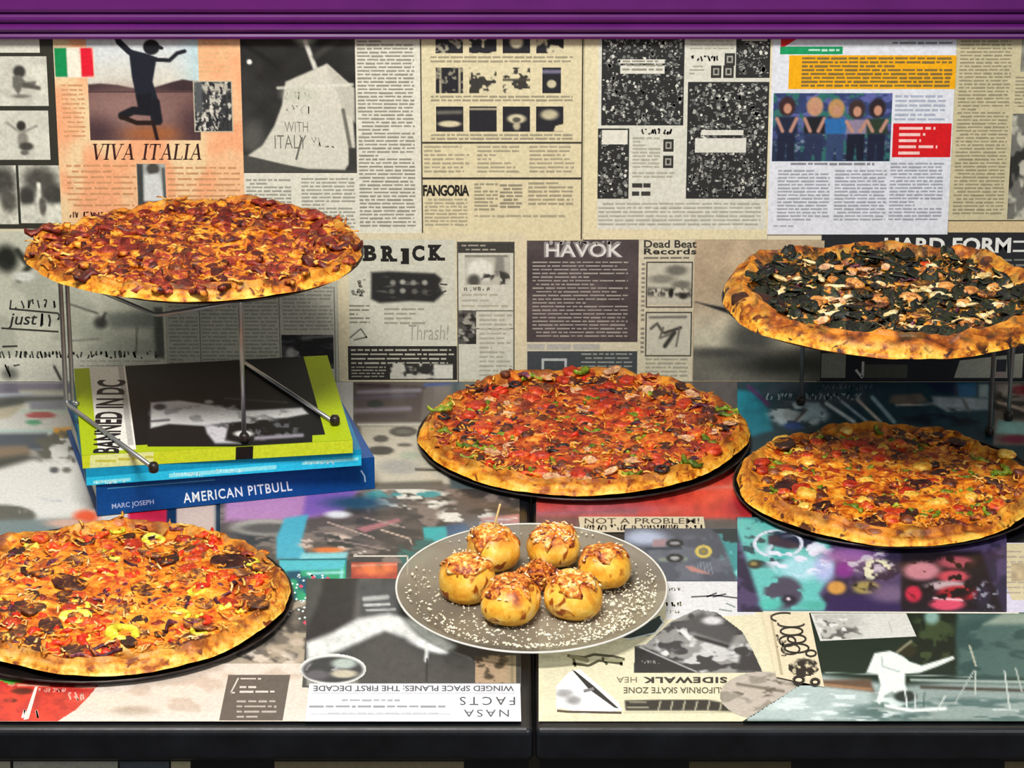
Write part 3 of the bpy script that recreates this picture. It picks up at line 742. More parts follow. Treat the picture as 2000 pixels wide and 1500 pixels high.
p = T([(-110, 1296), (600, 1296), (606, 1409), (-120, 1409)], 'd6c9bd', 5, label='pinkish page with a grey caption box and a red corner', parent=C_L, seed=26)
p.paint(-110, 1298, 600, 1408, 4, 'd6c9bd', [('c', 'c4b3a4', 60, 30, .58, .07), ('e', 260, 1390, 40, 10, 'a89a88', .6), ('g', 'd9cfc6', 1380, 1410)], seed=26)
p.paint(-110, 1325, 192, 1408.6, 1.6, 'd03a2c', [('gx', 'bf4038', 80, 170), ('e', 10, 1326, 34, 12, '52a03a', .3), ('e', 44, 1350, 22, 6, '5f2318', .4), ('e', 20, 1368, 14, 4, '5a2018', .4), ('l', [(-110, 1340), (60, 1338), (190, 1342)], 4, 'd9a58f', 2), ('c', 'b8332c', 22, 10, .58, .05), ('n', .15, 14)], clip=('p', [(-110, 1320), (192, 1338), (172, 1362), (148, 1386), (112, 1409), (-110, 1409)]), seed=4)
p.polys([[(68, 1342), (74, 1340), (56, 1404), (46, 1406)]], 'f0d9d0'); p.scrawl(42, 1386, 68, 1404, 'f3e2da', 4); p.scrawl(132, 1352, 160, 1368, 'e2a79b', 3); p.scrawl(76, 1344, 130, 1352, 'd99a8e', 2)
p.poly([(446, 1318), (567, 1318), (552, 1407), (428, 1407)], '5f5751')
p.copy_text(470, 1324, 510, 1330, 9, 'bdb3ab', .4); p.scrawl(450, 1324, 458, 1356, 'c9c0b8', 3)
p.copy_text(468, 1340, 548, 1362, 9, 'cfc7bf', .45); p.copy_text(462, 1368, 540, 1402, 10, 'a59b93', .4, .5)
p.done()

p = T([(606, 1130), (1016, 1130), (1018, 1342), (590, 1342)], '4a4a48', 6, label='black and white photo of a white arc over dark ground', parent=C_L, seed=27)
p.paint(598, 1130, 1016, 1340, 2.8, '3c3d3d', [
    ('e', 680, 1175, 80, 60, '565552', .6), ('p', [(640, 1100), (700, 1120), (690, 1210), (620, 1260), (590, 1250), (620, 1180)], '2d2a2c', 8), ('p', [(700, 1140), (790, 1135), (780, 1200), (705, 1205)], '45474a', 6), ('l', [(712, 1170), (756, 1166)], 9, 'a6a9a8', 3), ('l', [(712, 1182), (760, 1180)], 5, 'c5c8c6', 2), ('l', [(716, 1192), (772, 1190)], 4, 'b5b8b6', 2),
    ('p', [(598, 1255), (650, 1235), (700, 1208), (760, 1198), (830, 1222), (890, 1262), (870, 1276), (830, 1268), (790, 1246), (752, 1232), (720, 1246), (670, 1268), (630, 1284), (600, 1290)], 'd6d8d6', 7), ('e', 840, 1262, 40, 14, 'eceeee', .6), ('e', 770, 1218, 40, 12, 'e2e4e2', .6),
    ('p', [(690, 1270), (752, 1240), (800, 1256), (880, 1290), (1016, 1280), (1016, 1340), (680, 1340)], '424240', 6), ('l', [(835, 1255), (832, 1290)], 7, 'd8dad8', 3), ('l', [(834, 1288), (833, 1330)], 4, '1e1e1f', 1.5), ('l', [(880, 1272), (920, 1286)], 3, '8f918f', 2), ('p', [(598, 1290), (640, 1282), (690, 1300), (700, 1340), (598, 1340)], '8f8d88', 8), ('n', .12, 10)], seed=27)
p.paint(928, 1280, 1008, 1334, 2.5, 'a88f74', [('c', '4d4234', 14, 10, .58, .05), ('e', 975, 1300, 10, 6, '3f372c', .4), ('e', 955, 1322, 10, 5, '4a3f33', .4), ('gx', '9a8a6f', 985, 1000), ('l', [(1000, 1280), (1000, 1334)], 4, '7d7157', 2)], seed=5)
p.paint(586, 1277, 716, 1338, 1.3, 'd9dad6', [('e', 650, 1308, 59, 25, '383a3c', .1), ('c', '8f8a90', 22, 12, .52, .05, (630, 1308, 34, 20)), ('e', 672, 1296, 24, 10, 'a9b5ae', .4), ('e', 672, 1316, 26, 8, 'b9b29e', .4), ('e', 620, 1318, 22, 9, '5d5a60', .4)], clip=('e', 650, 1307, 65, 30), seed=8)
p.done()

p = T([(604, 1335), (1016, 1335), (1018, 1409), (596, 1409)], 'e3e4ea', 7, label='white fact sheet printed upside down', parent=C_L, seed=28)
p.text('WINGED SPACE PLANES: THE FIRST DECADE', 612, 1339, 1004, 1350, '4b4c52', .02, 0, 180)
p.text('NASA', 906, 1386, 994, 1400, '4a4b51', 0, 0, 180, 1.3)
p.text('FACTS', 898, 1361, 1006, 1377, '3f4046', 0, 0, 180, 1.4)
p.rects([(610, 1353, 1006, 1354.5), (606, 1394, 880, 1395.5)], 'b5b6bd')
p.copy_text(668, 1366, 790, 1374, 9, '8a8b92', .4); p.copy_text(604, 1378, 870, 1386, 9, '77787f', .45); p.copy_text(640, 1392, 860, 1398, 8, 'a9aab0', .4)
p.done()

# --- counter under the pineapple pizza
p = T([(1046, YT), (1460, YT), (1470, 1040), (1049, 1040)], '6b3b3a', 1, label='red print under the middle pizza', parent=C_R, seed=31)
p.paint(1047, YT, 1468, 1040, 4, '5a5654', [('p', [(1047, 930), (1468, 900), (1475, 1012), (1047, 1014)], 'c23d33', 6), ('e', 1180, 995, 120, 12, 'b45a62', .8), ('e', 1400, 965, 60, 20, 'd14a34', .7), ('l', [(1250, 960), (1440, 950)], 6, 'c9695a', 4), ('l', [(1047, 1004), (1240, 1000)], 8, '8f5a66', 6), ('p', [(1047, 1008), (1130, 1008), (1130, 1040), (1047, 1040)], '6d4a4c', 5), ('e', 1455, 990, 40, 22, 'a3262e', .6), ('n', .15, 16)], seed=31)
p.poly([(1130, 1009), (1374, 1009), (1378, 1037), (1134, 1040)], 'c9bea4')
p.text('NOT A PROBLEM!', 1142, 1012, 1366, 1023, '3a342e', .004); p.scrawl(1140, 1025, 1370, 1035, '4a433b', 3)
p.done()

p = T([(1220, 1032), (1520, 1032), (1530, 1135), (1216, 1135)], '4b5260', 3, label='slate blue print with a yellow ring and two black rings', parent=C_R, seed=32)
p.paint(1220, 1033, 1525, 1133, 2.6, '4b505c', [('c', '5f6470', 50, 30, .55, .08), ('e', 1260, 1050, 40, 14, 'a9b4cc', .6), ('p', [(1276, 1054), (1302, 1052), (1300, 1068), (1274, 1070)], '9b7f86', 4), ('l', [(1262, 1072), (1330, 1070)], 5, '2f3d4a', 2), ('l', [(1290, 1093), (1340, 1092)], 6, '7d8a7c', 3), ('e', 1318, 1061, 17, 8, '1f2025', .15), ('e', 1318, 1061, 10, 3.5, '8b8d92', .3), ('e', 1318, 1090, 17, 8.5, '1f2025', .15), ('e', 1318, 1090, 9, 4, '9a9c9c', .3),
    ('ring', 1374, 1077, 13, 10, 'c9b45a', .35), ('e', 1374, 1077, 6, 5, '8a7a3a', .4)] + [('l', [(1362 + 6 * i, 1098), (1364 + 7 * i, 1120)], 2, '7f8794', .8) for i in range(5)] + [('p', [(1338, 1106), (1352, 1106), (1390, 1122), (1350, 1116)], 'b57f78', 2), ('p', [(1400, 1033), (1525, 1033), (1525, 1133), (1440, 1133), (1420, 1080)], '3f8f92', 5), ('c', '7fd0cc', 34, 26, .52, .05, (1470, 1090, 60, 50)), ('c', '28353a', 26, 14, .58, .05, (1440, 1045, 60, 22))], seed=32)
p.done()

p = T([(1049, 1195), (1500, 1120), (1570, 1409), (1062, 1409)], 'd8d2b4', 2, label='cream fanzine page of ink drawings, printed upside down', parent=C_R, seed=33)
p.paint(1052, 1240, 1130, 1409, 6, 'd8d2b4', [('n', .05, 30)])
p.poly([(1300, 1135), (1452, 1130), (1476, 1200), (1300, 1210)], 'd6d6d9')
p.lines([((1350, 1166), (1400, 1163)), ((1400, 1163), (1440, 1168)), ((1380, 1166), (1400, 1158)), ((1392, 1166), (1418, 1160))], 3, '55545a'); p.lines([((1404, 1190), (1430, 1194)), ((1418, 1178), (1436, 1186))], 3, '8a9a92')
p.scrawl(1306, 1148, 1334, 1154, '9a9a8a', 2); p.scrawl(1300, 1176, 1330, 1184, '6a6c4e', 3); p.scrawl(1300, 1192, 1326, 1198, '8a8b72', 2)
p.paint(1238, 1190, 1490, 1314, 1.5, '8a8a88', [
    ('c', 'c2c3c2', 40, 20, .52, .06), ('c', '3a3a3c', 30, 14, .56, .06), ('p', [(1318, 1220), (1372, 1196), (1440, 1232), (1426, 1262), (1360, 1240)], '4a4a4c', 8), ('l', [(1330, 1236), (1420, 1262)], 7, '2c2c2e', 3), ('e', 1392, 1212, 20, 8, 'd0d0d0', .5), ('c', 'd6d7d6', 26, 22, .55, .05, (1320, 1260, 40, 40)),
    ('p', [(1238, 1262), (1262, 1266), (1330, 1296), (1368, 1314), (1238, 1314)], '2a2a2c', 4), ('l', [(1250, 1264), (1360, 1312)], 3, 'a9a9a8', 1.5), ('p', [(1446, 1272), (1490, 1290), (1490, 1314), (1440, 1312)], '38383a', 6)],
    clip=('p', [(1240, 1262), (1262, 1258), (1310, 1214), (1362, 1190), (1400, 1196), (1450, 1234), (1470, 1270), (1490, 1314), (1238, 1314)]), seed=33)
p.poly([(1216, 1246), (1288, 1202), (1296, 1212), (1284, 1232), (1268, 1242), (1230, 1246)], '1d3438'); p.line([(1290, 1206), (1296, 1216), (1280, 1236), (1222, 1250)], 3, 'c9d2d2')
p.scrawl(1254, 1290, 1286, 1296, '8a8a88', 2)
p.lines([((1108, 1280), (1140, 1284)), ((1140, 1284), (1160, 1278)), ((1160, 1278), (1200, 1282)), ((1200, 1282), (1220, 1288)), ((1118, 1296), (1150, 1300)), ((1150, 1300), (1170, 1290)), ((1170, 1290), (1216, 1296)), ((1120, 1286), (1124, 1302)), ((1212, 1286), (1214, 1300)), ((1176, 1284), (1186, 1298))], 5, '4f4d3c')
p.lines([((1112, 1281), (1150, 1290)), ((1180, 1288), (1216, 1290))], 7, '8f8c70')
p.poly([(1112, 1312), (1132, 1306), (1208, 1372), (1216, 1388), (1140, 1394), (1092, 1382), (1086, 1340)], 'e2e3e4')
p.poly([(1117, 1308), (1124, 1311), (1160, 1340), (1209, 1384), (1200, 1382), (1150, 1346)], '2a292b'); p.line([(1140, 1350), (1160, 1345)], 6, '77767a')
p.paint(1086, 1346, 1136, 1384, 3, 'e2e3e4', [('e', 1102, 1354, 16, 8, '9a9a9c', .6), ('e', 1120, 1368, 14, 8, '8f8f92', .6)])
p.lines([((1088, 1388), (1110, 1390)), ((1110, 1390), (1214, 1392))], 4, '4f4238')
p.text('SIDEWALK', 1256, 1322, 1420, 1334, '35322c', .04, 0, 180, 1.15); p.text('HEA', 1204, 1322, 1244, 1333, '77725f', 0, 0, 180)
p.text('CALIFORNIA SKATE ZONE', 1218, 1342, 1430, 1354, '55513f', .01, 0, 180)
p.paint(1216, 1366, 1440, 1392, 2.5, 'd8d2b4', [('p', [(1220, 1368), (1290, 1366), (1380, 1366), (1420, 1374), (1440, 1390), (1380, 1388), (1222, 1388)], '2f2d28', 2.5), ('l', [(1230, 1372), (1262, 1372)], 2.5, '97927e', 1), ('l', [(1226, 1382), (1266, 1382)], 2.5, '97927e', 1)] + [('l', [(1290 + i * 24, 1370), (1286 + i * 24, 1386)], 3, 'a9a48e', 1) for i in range(6)])
p.paint(1405, 1312, 1575, 1402, 1.5, 'b5aca0', [('c', '8f887c', 40, 16, .55, .07), ('c', '5f584e', 30, 8, .62, .05, (1480, 1342, 60, 20)), ('l', [(1440, 1336), (1530, 1350)], 5, '6d665a', 3), ('p', [(1540, 1355), (1575, 1350), (1575, 1400), (1540, 1400)], '8b857b', 6)], clip=('e', 1490, 1358, 84, 46), seed=9)
p.done()

p = T([(1438, 1010), (1936, 1010), (1966, 1194), (1492, 1194)], '2a2438', 4, label='comic panel in teal, purple and crimson', parent=C_R, seed=34)
p.paint(1440, 1010, 1966, 1194, 2.6, '2c2740', [
    ('c', '4b3f63', 40, 30, .52, .06), ('p', [(1430, 1010), (1560, 1010), (1620, 1060), (1630, 1110), (1600, 1160), (1620, 1194), (1490, 1194), (1460, 1100)], '62b8b4', 7), ('c', '2f4a52', 26, 16, .56, .04, (1490, 1060, 60, 50)), ('p', [(1500, 1046), (1540, 1036), (1590, 1046), (1596, 1068), (1540, 1072), (1500, 1064)], '2c2f42', 4), ('ring', 1520, 1062, 46, 26, 'cfd6e6', .10), ('e', 1566, 1110, 44, 24, '9fd2de', .4), ('e', 1610, 1110, 20, 26, 'a8b4e0', .5), ('e', 1524, 1082, 22, 9, '3aa9a6', .4), ('c', 'd9def0', 30, 12, .6, .04, (1560, 1085, 70, 40)),
    ('e', 1474, 1102, 15, 9, '3a3a34', .3), ('e', 1472, 1101, 7, 4, '8a7d4a', .4), ('c', '4a4658', 24, 18, .48, .05, (1530, 1158, 40, 34)), ('e', 1540, 1172, 16, 10, '2b2836', .4), ('e', 1540, 1170, 4, 3, 'd9c9d2', .4), ('e', 1506, 1180, 22, 10, '4fb5a8', .5), ('e', 1590, 1182, 26, 8, '4fa89c', .5),
    ('e', 1660, 1085, 50, 14, '8a5a9a', .6), ('e', 1650, 1112, 18, 16, '7a2f86', .5), ('c', 'b9b0c4', 26, 12, .58, .05, (1700, 1090, 60, 30)), ('c', 'd6d4b8', 16, 12, .54, .05, (1712, 1112, 36, 22)), ('e', 1634, 1148, 18, 13, 'c9924a', .35), ('e', 1692, 1148, 26, 13, '9a8a52', .35), ('c', '2a261f', 14, 10, .58, .05, (1690, 1148, 30, 14)), ('p', [(1620, 1165), (1720, 1160), (1780, 1194), (1610, 1194)], '2f2450', 5), ('e', 1740, 1160, 40, 16, '6d5a7a', .6),
    ('p', [(1760, 1076), (1915, 1076), (1960, 1194), (1760, 1194)], '1d1820', 6), ('e', 1800, 1115, 36, 18, 'c07f8c', .35), ('e', 1866, 1098, 34, 12, 'a04a5a', .4), ('e', 1862, 1126, 30, 12, 'c04a58', .35), ('e', 1850, 1144, 40, 9, 'b9a3a8', .4), ('e', 1874, 1158, 42, 14, 'a3222c', .3), ('e', 1784, 1160, 16, 16, 'c22a44', .35), ('e', 1850, 1180, 34, 12, 'd04a66', .3), ('l', [(1824, 1168), (1880, 1172)], 4, 'e6b9c2', 2), ('c', '1a1418', 18, 12, .6, .04, (1840, 1130, 80, 50)), ('e', 1920, 1165, 14, 22, '2a2638', .5), ('c', '8a8a9a', 10, 8, .64, .04, (1925, 1165, 26, 30))], seed=34)
p.done()
p = T([(1912, 1060), (2090, 1060), (2090, 1196), (1966, 1196)], 'cfcbe0', 3, label='lavender edged cream page corner', parent=C_R, seed=35)
p.poly([(1940, 1062), (2090, 1060), (2090, 1172), (1976, 1172)], 'cfc3a0'); p.copy_text(1958, 1076, 2080, 1160, 10, 'a0937a', .35, .02); p.paint(1975, 1100, 2040, 1135, 4, 'b3a283', [('n', .2, 15)])
p.done()

p = T([(1488, 1196), (1580, 1196), (1610, 1342), (1516, 1322)], 'd9cdb0', 7, label='cream strip with black bubble lettering', parent=C_R, seed=36)
p.polys([[(1503, 1200), (1507, 1200), (1530, 1318), (1524, 1318)]], 'b5a88a')
def loop(cx, cy, rx, ry, w, col='2a2724', a0=0.0, a1=6.283):
    pts = [(cx + rx * math.cos(a0 + (a1 - a0) * i / 14), cy + ry * math.sin(a0 + (a1 - a0) * i / 14)) for i in range(15)]
    p.line(pts, w, col)
for q in ((1532, 1206, 26, 9, 4, '3a3531', 2.2, 5.2), (1545, 1218, 26, 7, 4, '3a3531', 0, 3.4), (1546, 1233, 22, 8, 4), (1556, 1248, 18, 8, 4), (1538, 1252, 16, 10, 4), (1556, 1266, 24, 9, 4), (1544, 1268, 18, 10, 3.5), (1584, 1276, 10, 6, 4), (1560, 1328, 10, 7, 6), (1592, 1332, 8, 6, 6)): loop(*q)
p.paint(1538, 1284, 1602, 1322, 2.2, 'd9cdb0', [('c', '2a2724', 14, 10, .46, .04), ('e', 1572, 1300, 20, 14, '2a2724', .3), ('c', 'cabf9f', 8, 6, .66, .04)], clip=('e', 1570, 1303, 30, 18), seed=6)
p.scrawl(1510, 1240, 1528, 1262, '77705f', 4); p.scrawl(1514, 1262, 1530, 1282, '77705f', 3)
p.done()

p = T([(1582, 1196), (2096, 1196), (2110, 1409), (1450, 1409), (1560, 1340), (1606, 1338)], '1f332d', 5, name='magazine_photo', label='dark green photo of a white clad figure leaning by a net', parent=C_R, seed=37)
p.paint(1460, 1197, 2098, 1408.5, 2.8, '14271f', [
    ('p', [(1870, 1197), (2098, 1197), (2098, 1330), (1870, 1320)], '46625e', 8), ('c', '2e4a48', 50, 18, .54, .07, (1960, 1270, 150, 70)), ('p', [(1770, 1197), (1866, 1197), (1866, 1300), (1780, 1290)], '142018', 5), ('c', '35442a', 22, 18, .58, .05, (1820, 1250, 50, 55)), ('e', 1820, 1205, 14, 14, '7fa39a', .5), ('p', [(1960, 1197), (2098, 1197), (2098, 1218), (1920, 1220)], '8a9a8c', 6),
    ('p', [(1460, 1330), (1600, 1318), (1720, 1334), (1720, 1409), (1450, 1409)], 'a9bab9', 8), ('p', [(1700, 1344), (1860, 1332), (2098, 1338), (2098, 1409), (1700, 1409)], '8a9b98', 8), ('c', '4f6a68', 60, 9, .54, .06, (1900, 1392, 260, 30)), ('c', 'cfdcdc', 50, 8, .58, .05, (1640, 1380, 140, 34)), ('p', [(1600, 1328), (1700, 1326), (1708, 1352), (1610, 1340)], '5d4a3c', 5), ('l', [(1600, 1336), (1700, 1346)], 4, 'a87f5a', 3), ('l', [(1612, 1314), (1900, 1322)], 2, '86968e', 1), ('l', [(1780, 1328), (2098, 1334)], 5, '9aaba4', 2), ('l', [(1800, 1342), (2098, 1352)], 6, '3d3a33', 3),
    ('p', [(1708, 1276), (1738, 1271), (1762, 1280), (1776, 1292), (1800, 1300), (1830, 1291), (1862, 1281), (1864, 1287), (1832, 1301), (1796, 1314), (1768, 1316), (1768, 1338), (1776, 1358), (1764, 1362), (1742, 1350), (1728, 1358), (1718, 1376), (1712, 1370), (1720, 1338), (1714, 1316), (1692, 1314)], 'dfe6e2', 2), ('l', [(1722, 1284), (1724, 1302), (1756, 1312)], 3, 'a9b8b4', 1.5), ('e', 1772, 1270, 18, 12, '2a2a1c', .35), ('l', [(1752, 1274), (1780, 1252)], 4, '8f8a72', 2), ('e', 1768, 1360, 22, 11, '22302e', .3),
    ('l', [(1730, 1378), (1780, 1388), (1846, 1384)], 6, 'e6ecea', 2.5), ('l', [(1768, 1350), (1772, 1384)], 3, 'dde5e3', 1.2), ('l', [(1786, 1352), (1788, 1384)], 2.5, 'c9d4d2', 1.2), ('l', [(1806, 1352), (1804, 1380)], 2.5, '3b5a52', 1.5)] +
    [('l', [a, b], w, c, 1) for a, b, w, c in (((1894, 1262), (1906, 1300), 4, 'a9ad9c'), ((1906, 1310), (1904, 1356), 3, 'b9c2b8'), ((1902, 1310), (1866, 1372), 2.5, 'a9b4ae'), ((1962, 1310), (1972, 1384), 3, 'c5cec8'), ((1984, 1306), (1996, 1350), 3, 'a9b4ac'), ((1846, 1360), (1830, 1388), 3, 'c5d0cc'), ((1940, 1386), (1990, 1388), 3, 'c2cccb'))], clip=('p', [(1582, 1196.5), (2096, 1196.5), (2109, 1408.7), (1453, 1408.7), (1560, 1340), (1608, 1340)]), seed=37)
p.poly([(1583, 1198), (1770, 1198), (1790, 1243), (1602, 1252)], 'cdcdc8')
p.paint(1588, 1200, 1700, 1248, 2.4, 'b5b5b0', [('c', '5a5a58', 26, 14, .5, .06), ('c', 'd6d6d2', 16, 10, .6, .05), ('gx', 'c9c9c4', 1660, 1700)], clip=('p', [(1588, 1200), (1700, 1200), (1700, 1246), (1606, 1248)]), seed=4)
p.lines([((1736, 1212), (1742, 1236))], 2, 'b5b5b0')
p.lines([((1490, 1195), (1990, 1197))], 3, 'd6d2c6')
p.done()

p = T([(1440, YT), (2100, YT), (2100, 960), (1455, 960)], '2a4450', 1, label='teal and blue table print behind the pizzas', parent=C_R, seed=38)
p.paint(1440, YT, 2098, 950, 3.2, '1f3f4a', [
    ('p', [(1430, 760), (1480, 765), (1500, 800), (1510, 840), (1440, 860)], '1b7f93', 6), ('c', '3c4a55', 50, 14, .52, .06, (1600, 770, 120, 30)), ('l', [(1462, 755), (1500, 790)], 7, '5a2f62', 4), ('c', 'b9ced6', 30, 12, .5, .05, (1560, 810, 60, 26)), ('e', 1536, 808, 34, 7, 'a9bfc4', .4), ('p', [(1570, 790), (1600, 785), (1605, 815), (1570, 825)], '9fc0cc', 5), ('l', [(1575, 800), (1545, 830)], 4, '4a3538', 2), ('e', 1550, 832, 18, 8, '23509a', .5)] +
    [('l', [(1614 + 30 * i, 788 - 4 * i), (1668 + 26 * i, 824)], w, c, 2.5) for i, (w, c) in enumerate(((7, 'c5d5da'), (5, '9fb9c6'), (6, 'c9c4b6'), (8, '8fb2ba')))] +
    [('p', [(1740, 772), (1800, 768), (1812, 784), (1770, 792), (1736, 786)], '6d655a', 4), ('l', [(1750, 792), (1840, 788)], 3, 'b9b4ac', 1.5), ('p', [(1800, 746), (1880, 746), (1876, 770), (1830, 766)], '17294a', 4), ('p', [(1868, 748), (1908, 748), (1906, 774), (1874, 776)], '0f6594', 3), ('p', [(1820, 774), (1930, 778), (1930, 800), (1850, 804), (1824, 790)], '9aa9b0', 4), ('l', [(1880, 778), (1892, 802)], 6, '6a6f6c', 3), ('p', [(1912, 750), (1930, 750), (1930, 776), (1912, 776)], '9ab0ae', 3), ('c', '14202c', 40, 12, .5, .06, (1850, 815, 90, 18)),
    ('p', [(1944, 746), (2098, 746), (2098, 870), (1940, 870)], '7a6f66', 4), ('p', [(1950, 752), (1990, 748), (2010, 770), (1952, 772)], 'a39a8c', 4), ('e', 1992, 762, 18, 9, '8a1f2c', .4), ('c', '2c2a24', 26, 10, .55, .05, (1980, 790, 50, 30)), ('l', [(1950, 786), (2000, 800)], 6, 'b9a592', 3), ('p', [(1950, 820), (2000, 824), (2010, 850), (1944, 846)], '8fc0bc', 5), ('e', 1985, 858, 30, 8, '7a2540', .5), ('n', .15, 12)], seed=38)
p.scrawl(1496, 768, 1690, 780, '8fa3a8', 3); p.scrawl(1600, 752, 1700, 760, '6d7f86', 2)
p.done()

# prints glued to the front of the counters, just under the edge
for a, b, c, par, sd in ((-80, 20, 'b5b096', C_L, 41), (26, 230, 'aaa99a', C_L, 42), (234, 330, '4f565c', C_L, 43), (334, 372, 'b3aa86', C_L, 44), (536, 906, '857a5c', C_L, 45), (1346, 1545, '5a5138', C_R, 46), (1962, 2060, '6a6044', C_R, 47)):
    p = Page('front', [(a, 1487), (b, 1487), (b, 1600), (a, 1600)], c, 1, None, 'magazine_page', None, par, sd)
    p.copy_text(a + 8, 1500, b - 8, 1590, 9, '4a463a', .4); p.done()
# ------------------------------------------------------------------ wire and book helpers
def tube(path, r, seg=8, fillet=0.006, closed=False):
    """Round wire along a path with rounded corners."""
    P = [np.array(p, float) for p in path]
    if not closed and len(P) > 2:
        Q = [P[0]]
        for a, b, c in zip(P, P[1:], P[2:]):
            d1 = (a - b); l1 = np.linalg.norm(d1); d2 = (c - b); l2 = np.linalg.norm(d2)
            f = min(fillet, l1 * .45, l2 * .45)
            s, e = b + d1 / l1 * f, b + d2 / l2 * f
            for t in (0, .25, .5, .75, 1):
                Q.append(s * (1 - t) ** 2 + b * 2 * t * (1 - t) + e * t * t)
        P = Q + [P[-1]]
    n = len(P); V = []; F = []
    ref = None
    for i in range(n):
        t = (P[(i + 1) % n] - P[i - 1]) if closed else (P[min(i + 1, n - 1)] - P[max(i - 1, 0)])
        t /= np.linalg.norm(t)
        if ref is None:
            ref = np.array([0, 0, 1.0]) if abs(t[2]) < .9 else np.array([1.0, 0, 0])
        u = ref - t * ref.dot(t); u /= np.linalg.norm(u); ref = u
        w = np.cross(t, u)
        for k in range(seg):
            a = 2 * math.pi * k / seg
            V.append(P[i] + r * (math.cos(a) * u + math.sin(a) * w))
    for i in range(n if closed else n - 1):
        for k in range(seg):
            a, b = i * seg + k, i * seg + (k + 1) % seg
            c, d = ((i + 1) % n) * seg + (k + 1) % seg, ((i + 1) % n) * seg + k
            F.append((a, b, c, d))
    if not closed:
        F += [tuple(range(seg))[::-1], tuple(range((n - 1) * seg, n * seg))]
    return V, F

def tubes(name, paths, r, mat, parent, **kw):
    V = []; F = []
    for p in paths:
        v, f = tube(p, r, **kw)
        F += [tuple(i + len(V) for i in q) for q in f]; V += list(v)
    return link(name, mesh(V, F), mat, parent, True)

def circle(c, r, z, n=48):
    return [(c[0] + r * math.cos(2 * math.pi * i / n), c[1] + r * math.sin(2 * math.pi * i / n), z) for i in range(n)]

def lathe(profile, n=72, sx=1.0, sy=1.0):
    V = []; F = []
    m = len(profile)
    for i in range(n):
        a = 2 * math.pi * i / n
        for r, z in profile:
            V.append((r * sx * math.cos(a), r * sy * math.sin(a), z))
    for i in range(n):
        for j in range(m - 1):
            F.append((i * m + j, ((i + 1) % n) * m + j, ((i + 1) % n) * m + j + 1, i * m + j + 1))
    return mesh(V, F)

# ------------------------------------------------------------------ books
class Book:
    def __init__(s, name, label, fl, width, depth, z0, thick, rot, mat_cover, group='books under the wire stand'):
        s.fl = np.array([fl[0], fl[1], TABLE + z0]); s.rot = math.radians(rot)
        s.u = np.array([math.cos(s.rot), math.sin(s.rot), 0]); s.v = np.array([-math.sin(s.rot), math.cos(s.rot), 0])
        s.w, s.d, s.t = width, depth, thick
        s.root = thing(name, label, 'book', s.fl.tolist(), group)
        s.root.rotation_euler = (0, 0, s.rot)
        b = 0.0012
        V = []; F = []
        for x0, x1, y0, y1, z0_, z1 in ((0, width, 0, depth, 0, b), (0, width, 0, depth, thick - b, thick), (0, width, -0.0004, b, b, thick - b)):
            n = len(V)
            V += [(x, y, z) for x in (x0, x1) for y in (y0, y1) for z in (z0_, z1)]
            F += [tuple(i + n for i in f) for f in ((0, 1, 3, 2), (4, 6, 7, 5), (0, 4, 5, 1), (2, 3, 7, 6), (0, 2, 6, 4), (1, 5, 7, 3))]
        link('cover', mesh(V, F), mat_cover, s.root)
        e = 0.003 if thick < .03 else 0.005
        link('pages', box_mesh(e, width - e, b, depth - e, b, thick - b), M_PAPEREDGE, s.root)

    def local(s, P):
        d = P - s.fl
        return np.column_stack([d @ s.u, d @ s.v, d[:, 2]])
    def top(s, v, o):        # photo measurement -> point of the front cover, in the book's own space
        P = s.local(on_plane(v[:, 0], v[:, 1], 2, s.fl[2] + s.t + o * .35 + 0.00005))
        P[:, 0] = np.clip(P[:, 0], 0, s.w); P[:, 1] = np.clip(P[:, 1], 0, s.d)
        return P
    def cover_uv(s, v, o):   # v in hundredths of the cover: across, back to front
        return np.column_stack([v[:, 0] / 100 * s.w, (1 - v[:, 1] / 100) * s.d, np.full(len(v), s.t + .00005) + o * .35])
    def spine(s, v, o):
        d = FWD + ((750 - v[:, 1]) / FPX)[:, None] * UP + ((v[:, 0] - 1000) / FPX)[:, None] * np.array([1.0, 0, 0])
        n = -s.v
        t = ((s.fl + n * 0.0005) - CAM) @ n / (d @ n)
        P = s.local(CAM + d * t[:, None])
        P[:, 1] = -0.0005 - o * .35
        P[:, 0] = np.clip(P[:, 0], 0, s.w); P[:, 2] = np.clip(P[:, 2], 0, s.t)
        return P

M_NAVY = mottled('navy_cover', '0b3f7d', '0e4c90', 15, 0.35, 0.45, 0)
M_TEALC = mottled('teal_cover', '0a5f86', '0f7aa6', 15, 0.35, 0.45, 0)
M_LIME = mottled('lime_cover', '9fb10e', 'b4c51a', 12, 0.3, 0.5, 0)

b3 = Book('book', 'thick navy hardback with AMERICAN PITBULL on its spine, lowest of the stack', (-.4119, -.3797), .2819, .235, 0.0017, .034, 14.5, M_NAVY)
p = Page(b3.spine, [(150, 930), (760, 890), (760, 960), (150, 1030)], '0d4586', 1, None, 'spine_print', None, b3.root, 51)
p.text('AMERICAN PITBULL', 0, 0, 1, 1, 'e6edf2', .015, quad=[(357, 963), (568, 939), (571, 958), (359, 983)], space=1.15)
p.text('MARC JOSEPH', 0, 0, 1, 1, 'a9b9dc', .01, quad=[(218, 984), (300, 975), (301, 987), (219, 997)])
p.lines([((210, 954), (420, 937))], 2, '4f8fb0')
p.scrawl(702, 916, 712, 944, 'a9c2dc', 3)
p.done()
b2 = Book('book', 'thinner paperback with a bright cyan spine, middle of the stack', (-.4205, -.3835), .2745, .235, 0.0358, .0172, 11.0, M_TEALC)
p = Page(b2.spine, [(150, 900), (740, 860), (740, 920), (150, 970)], '1593bd', 1, None, 'spine_print', None, b2.root, 52)
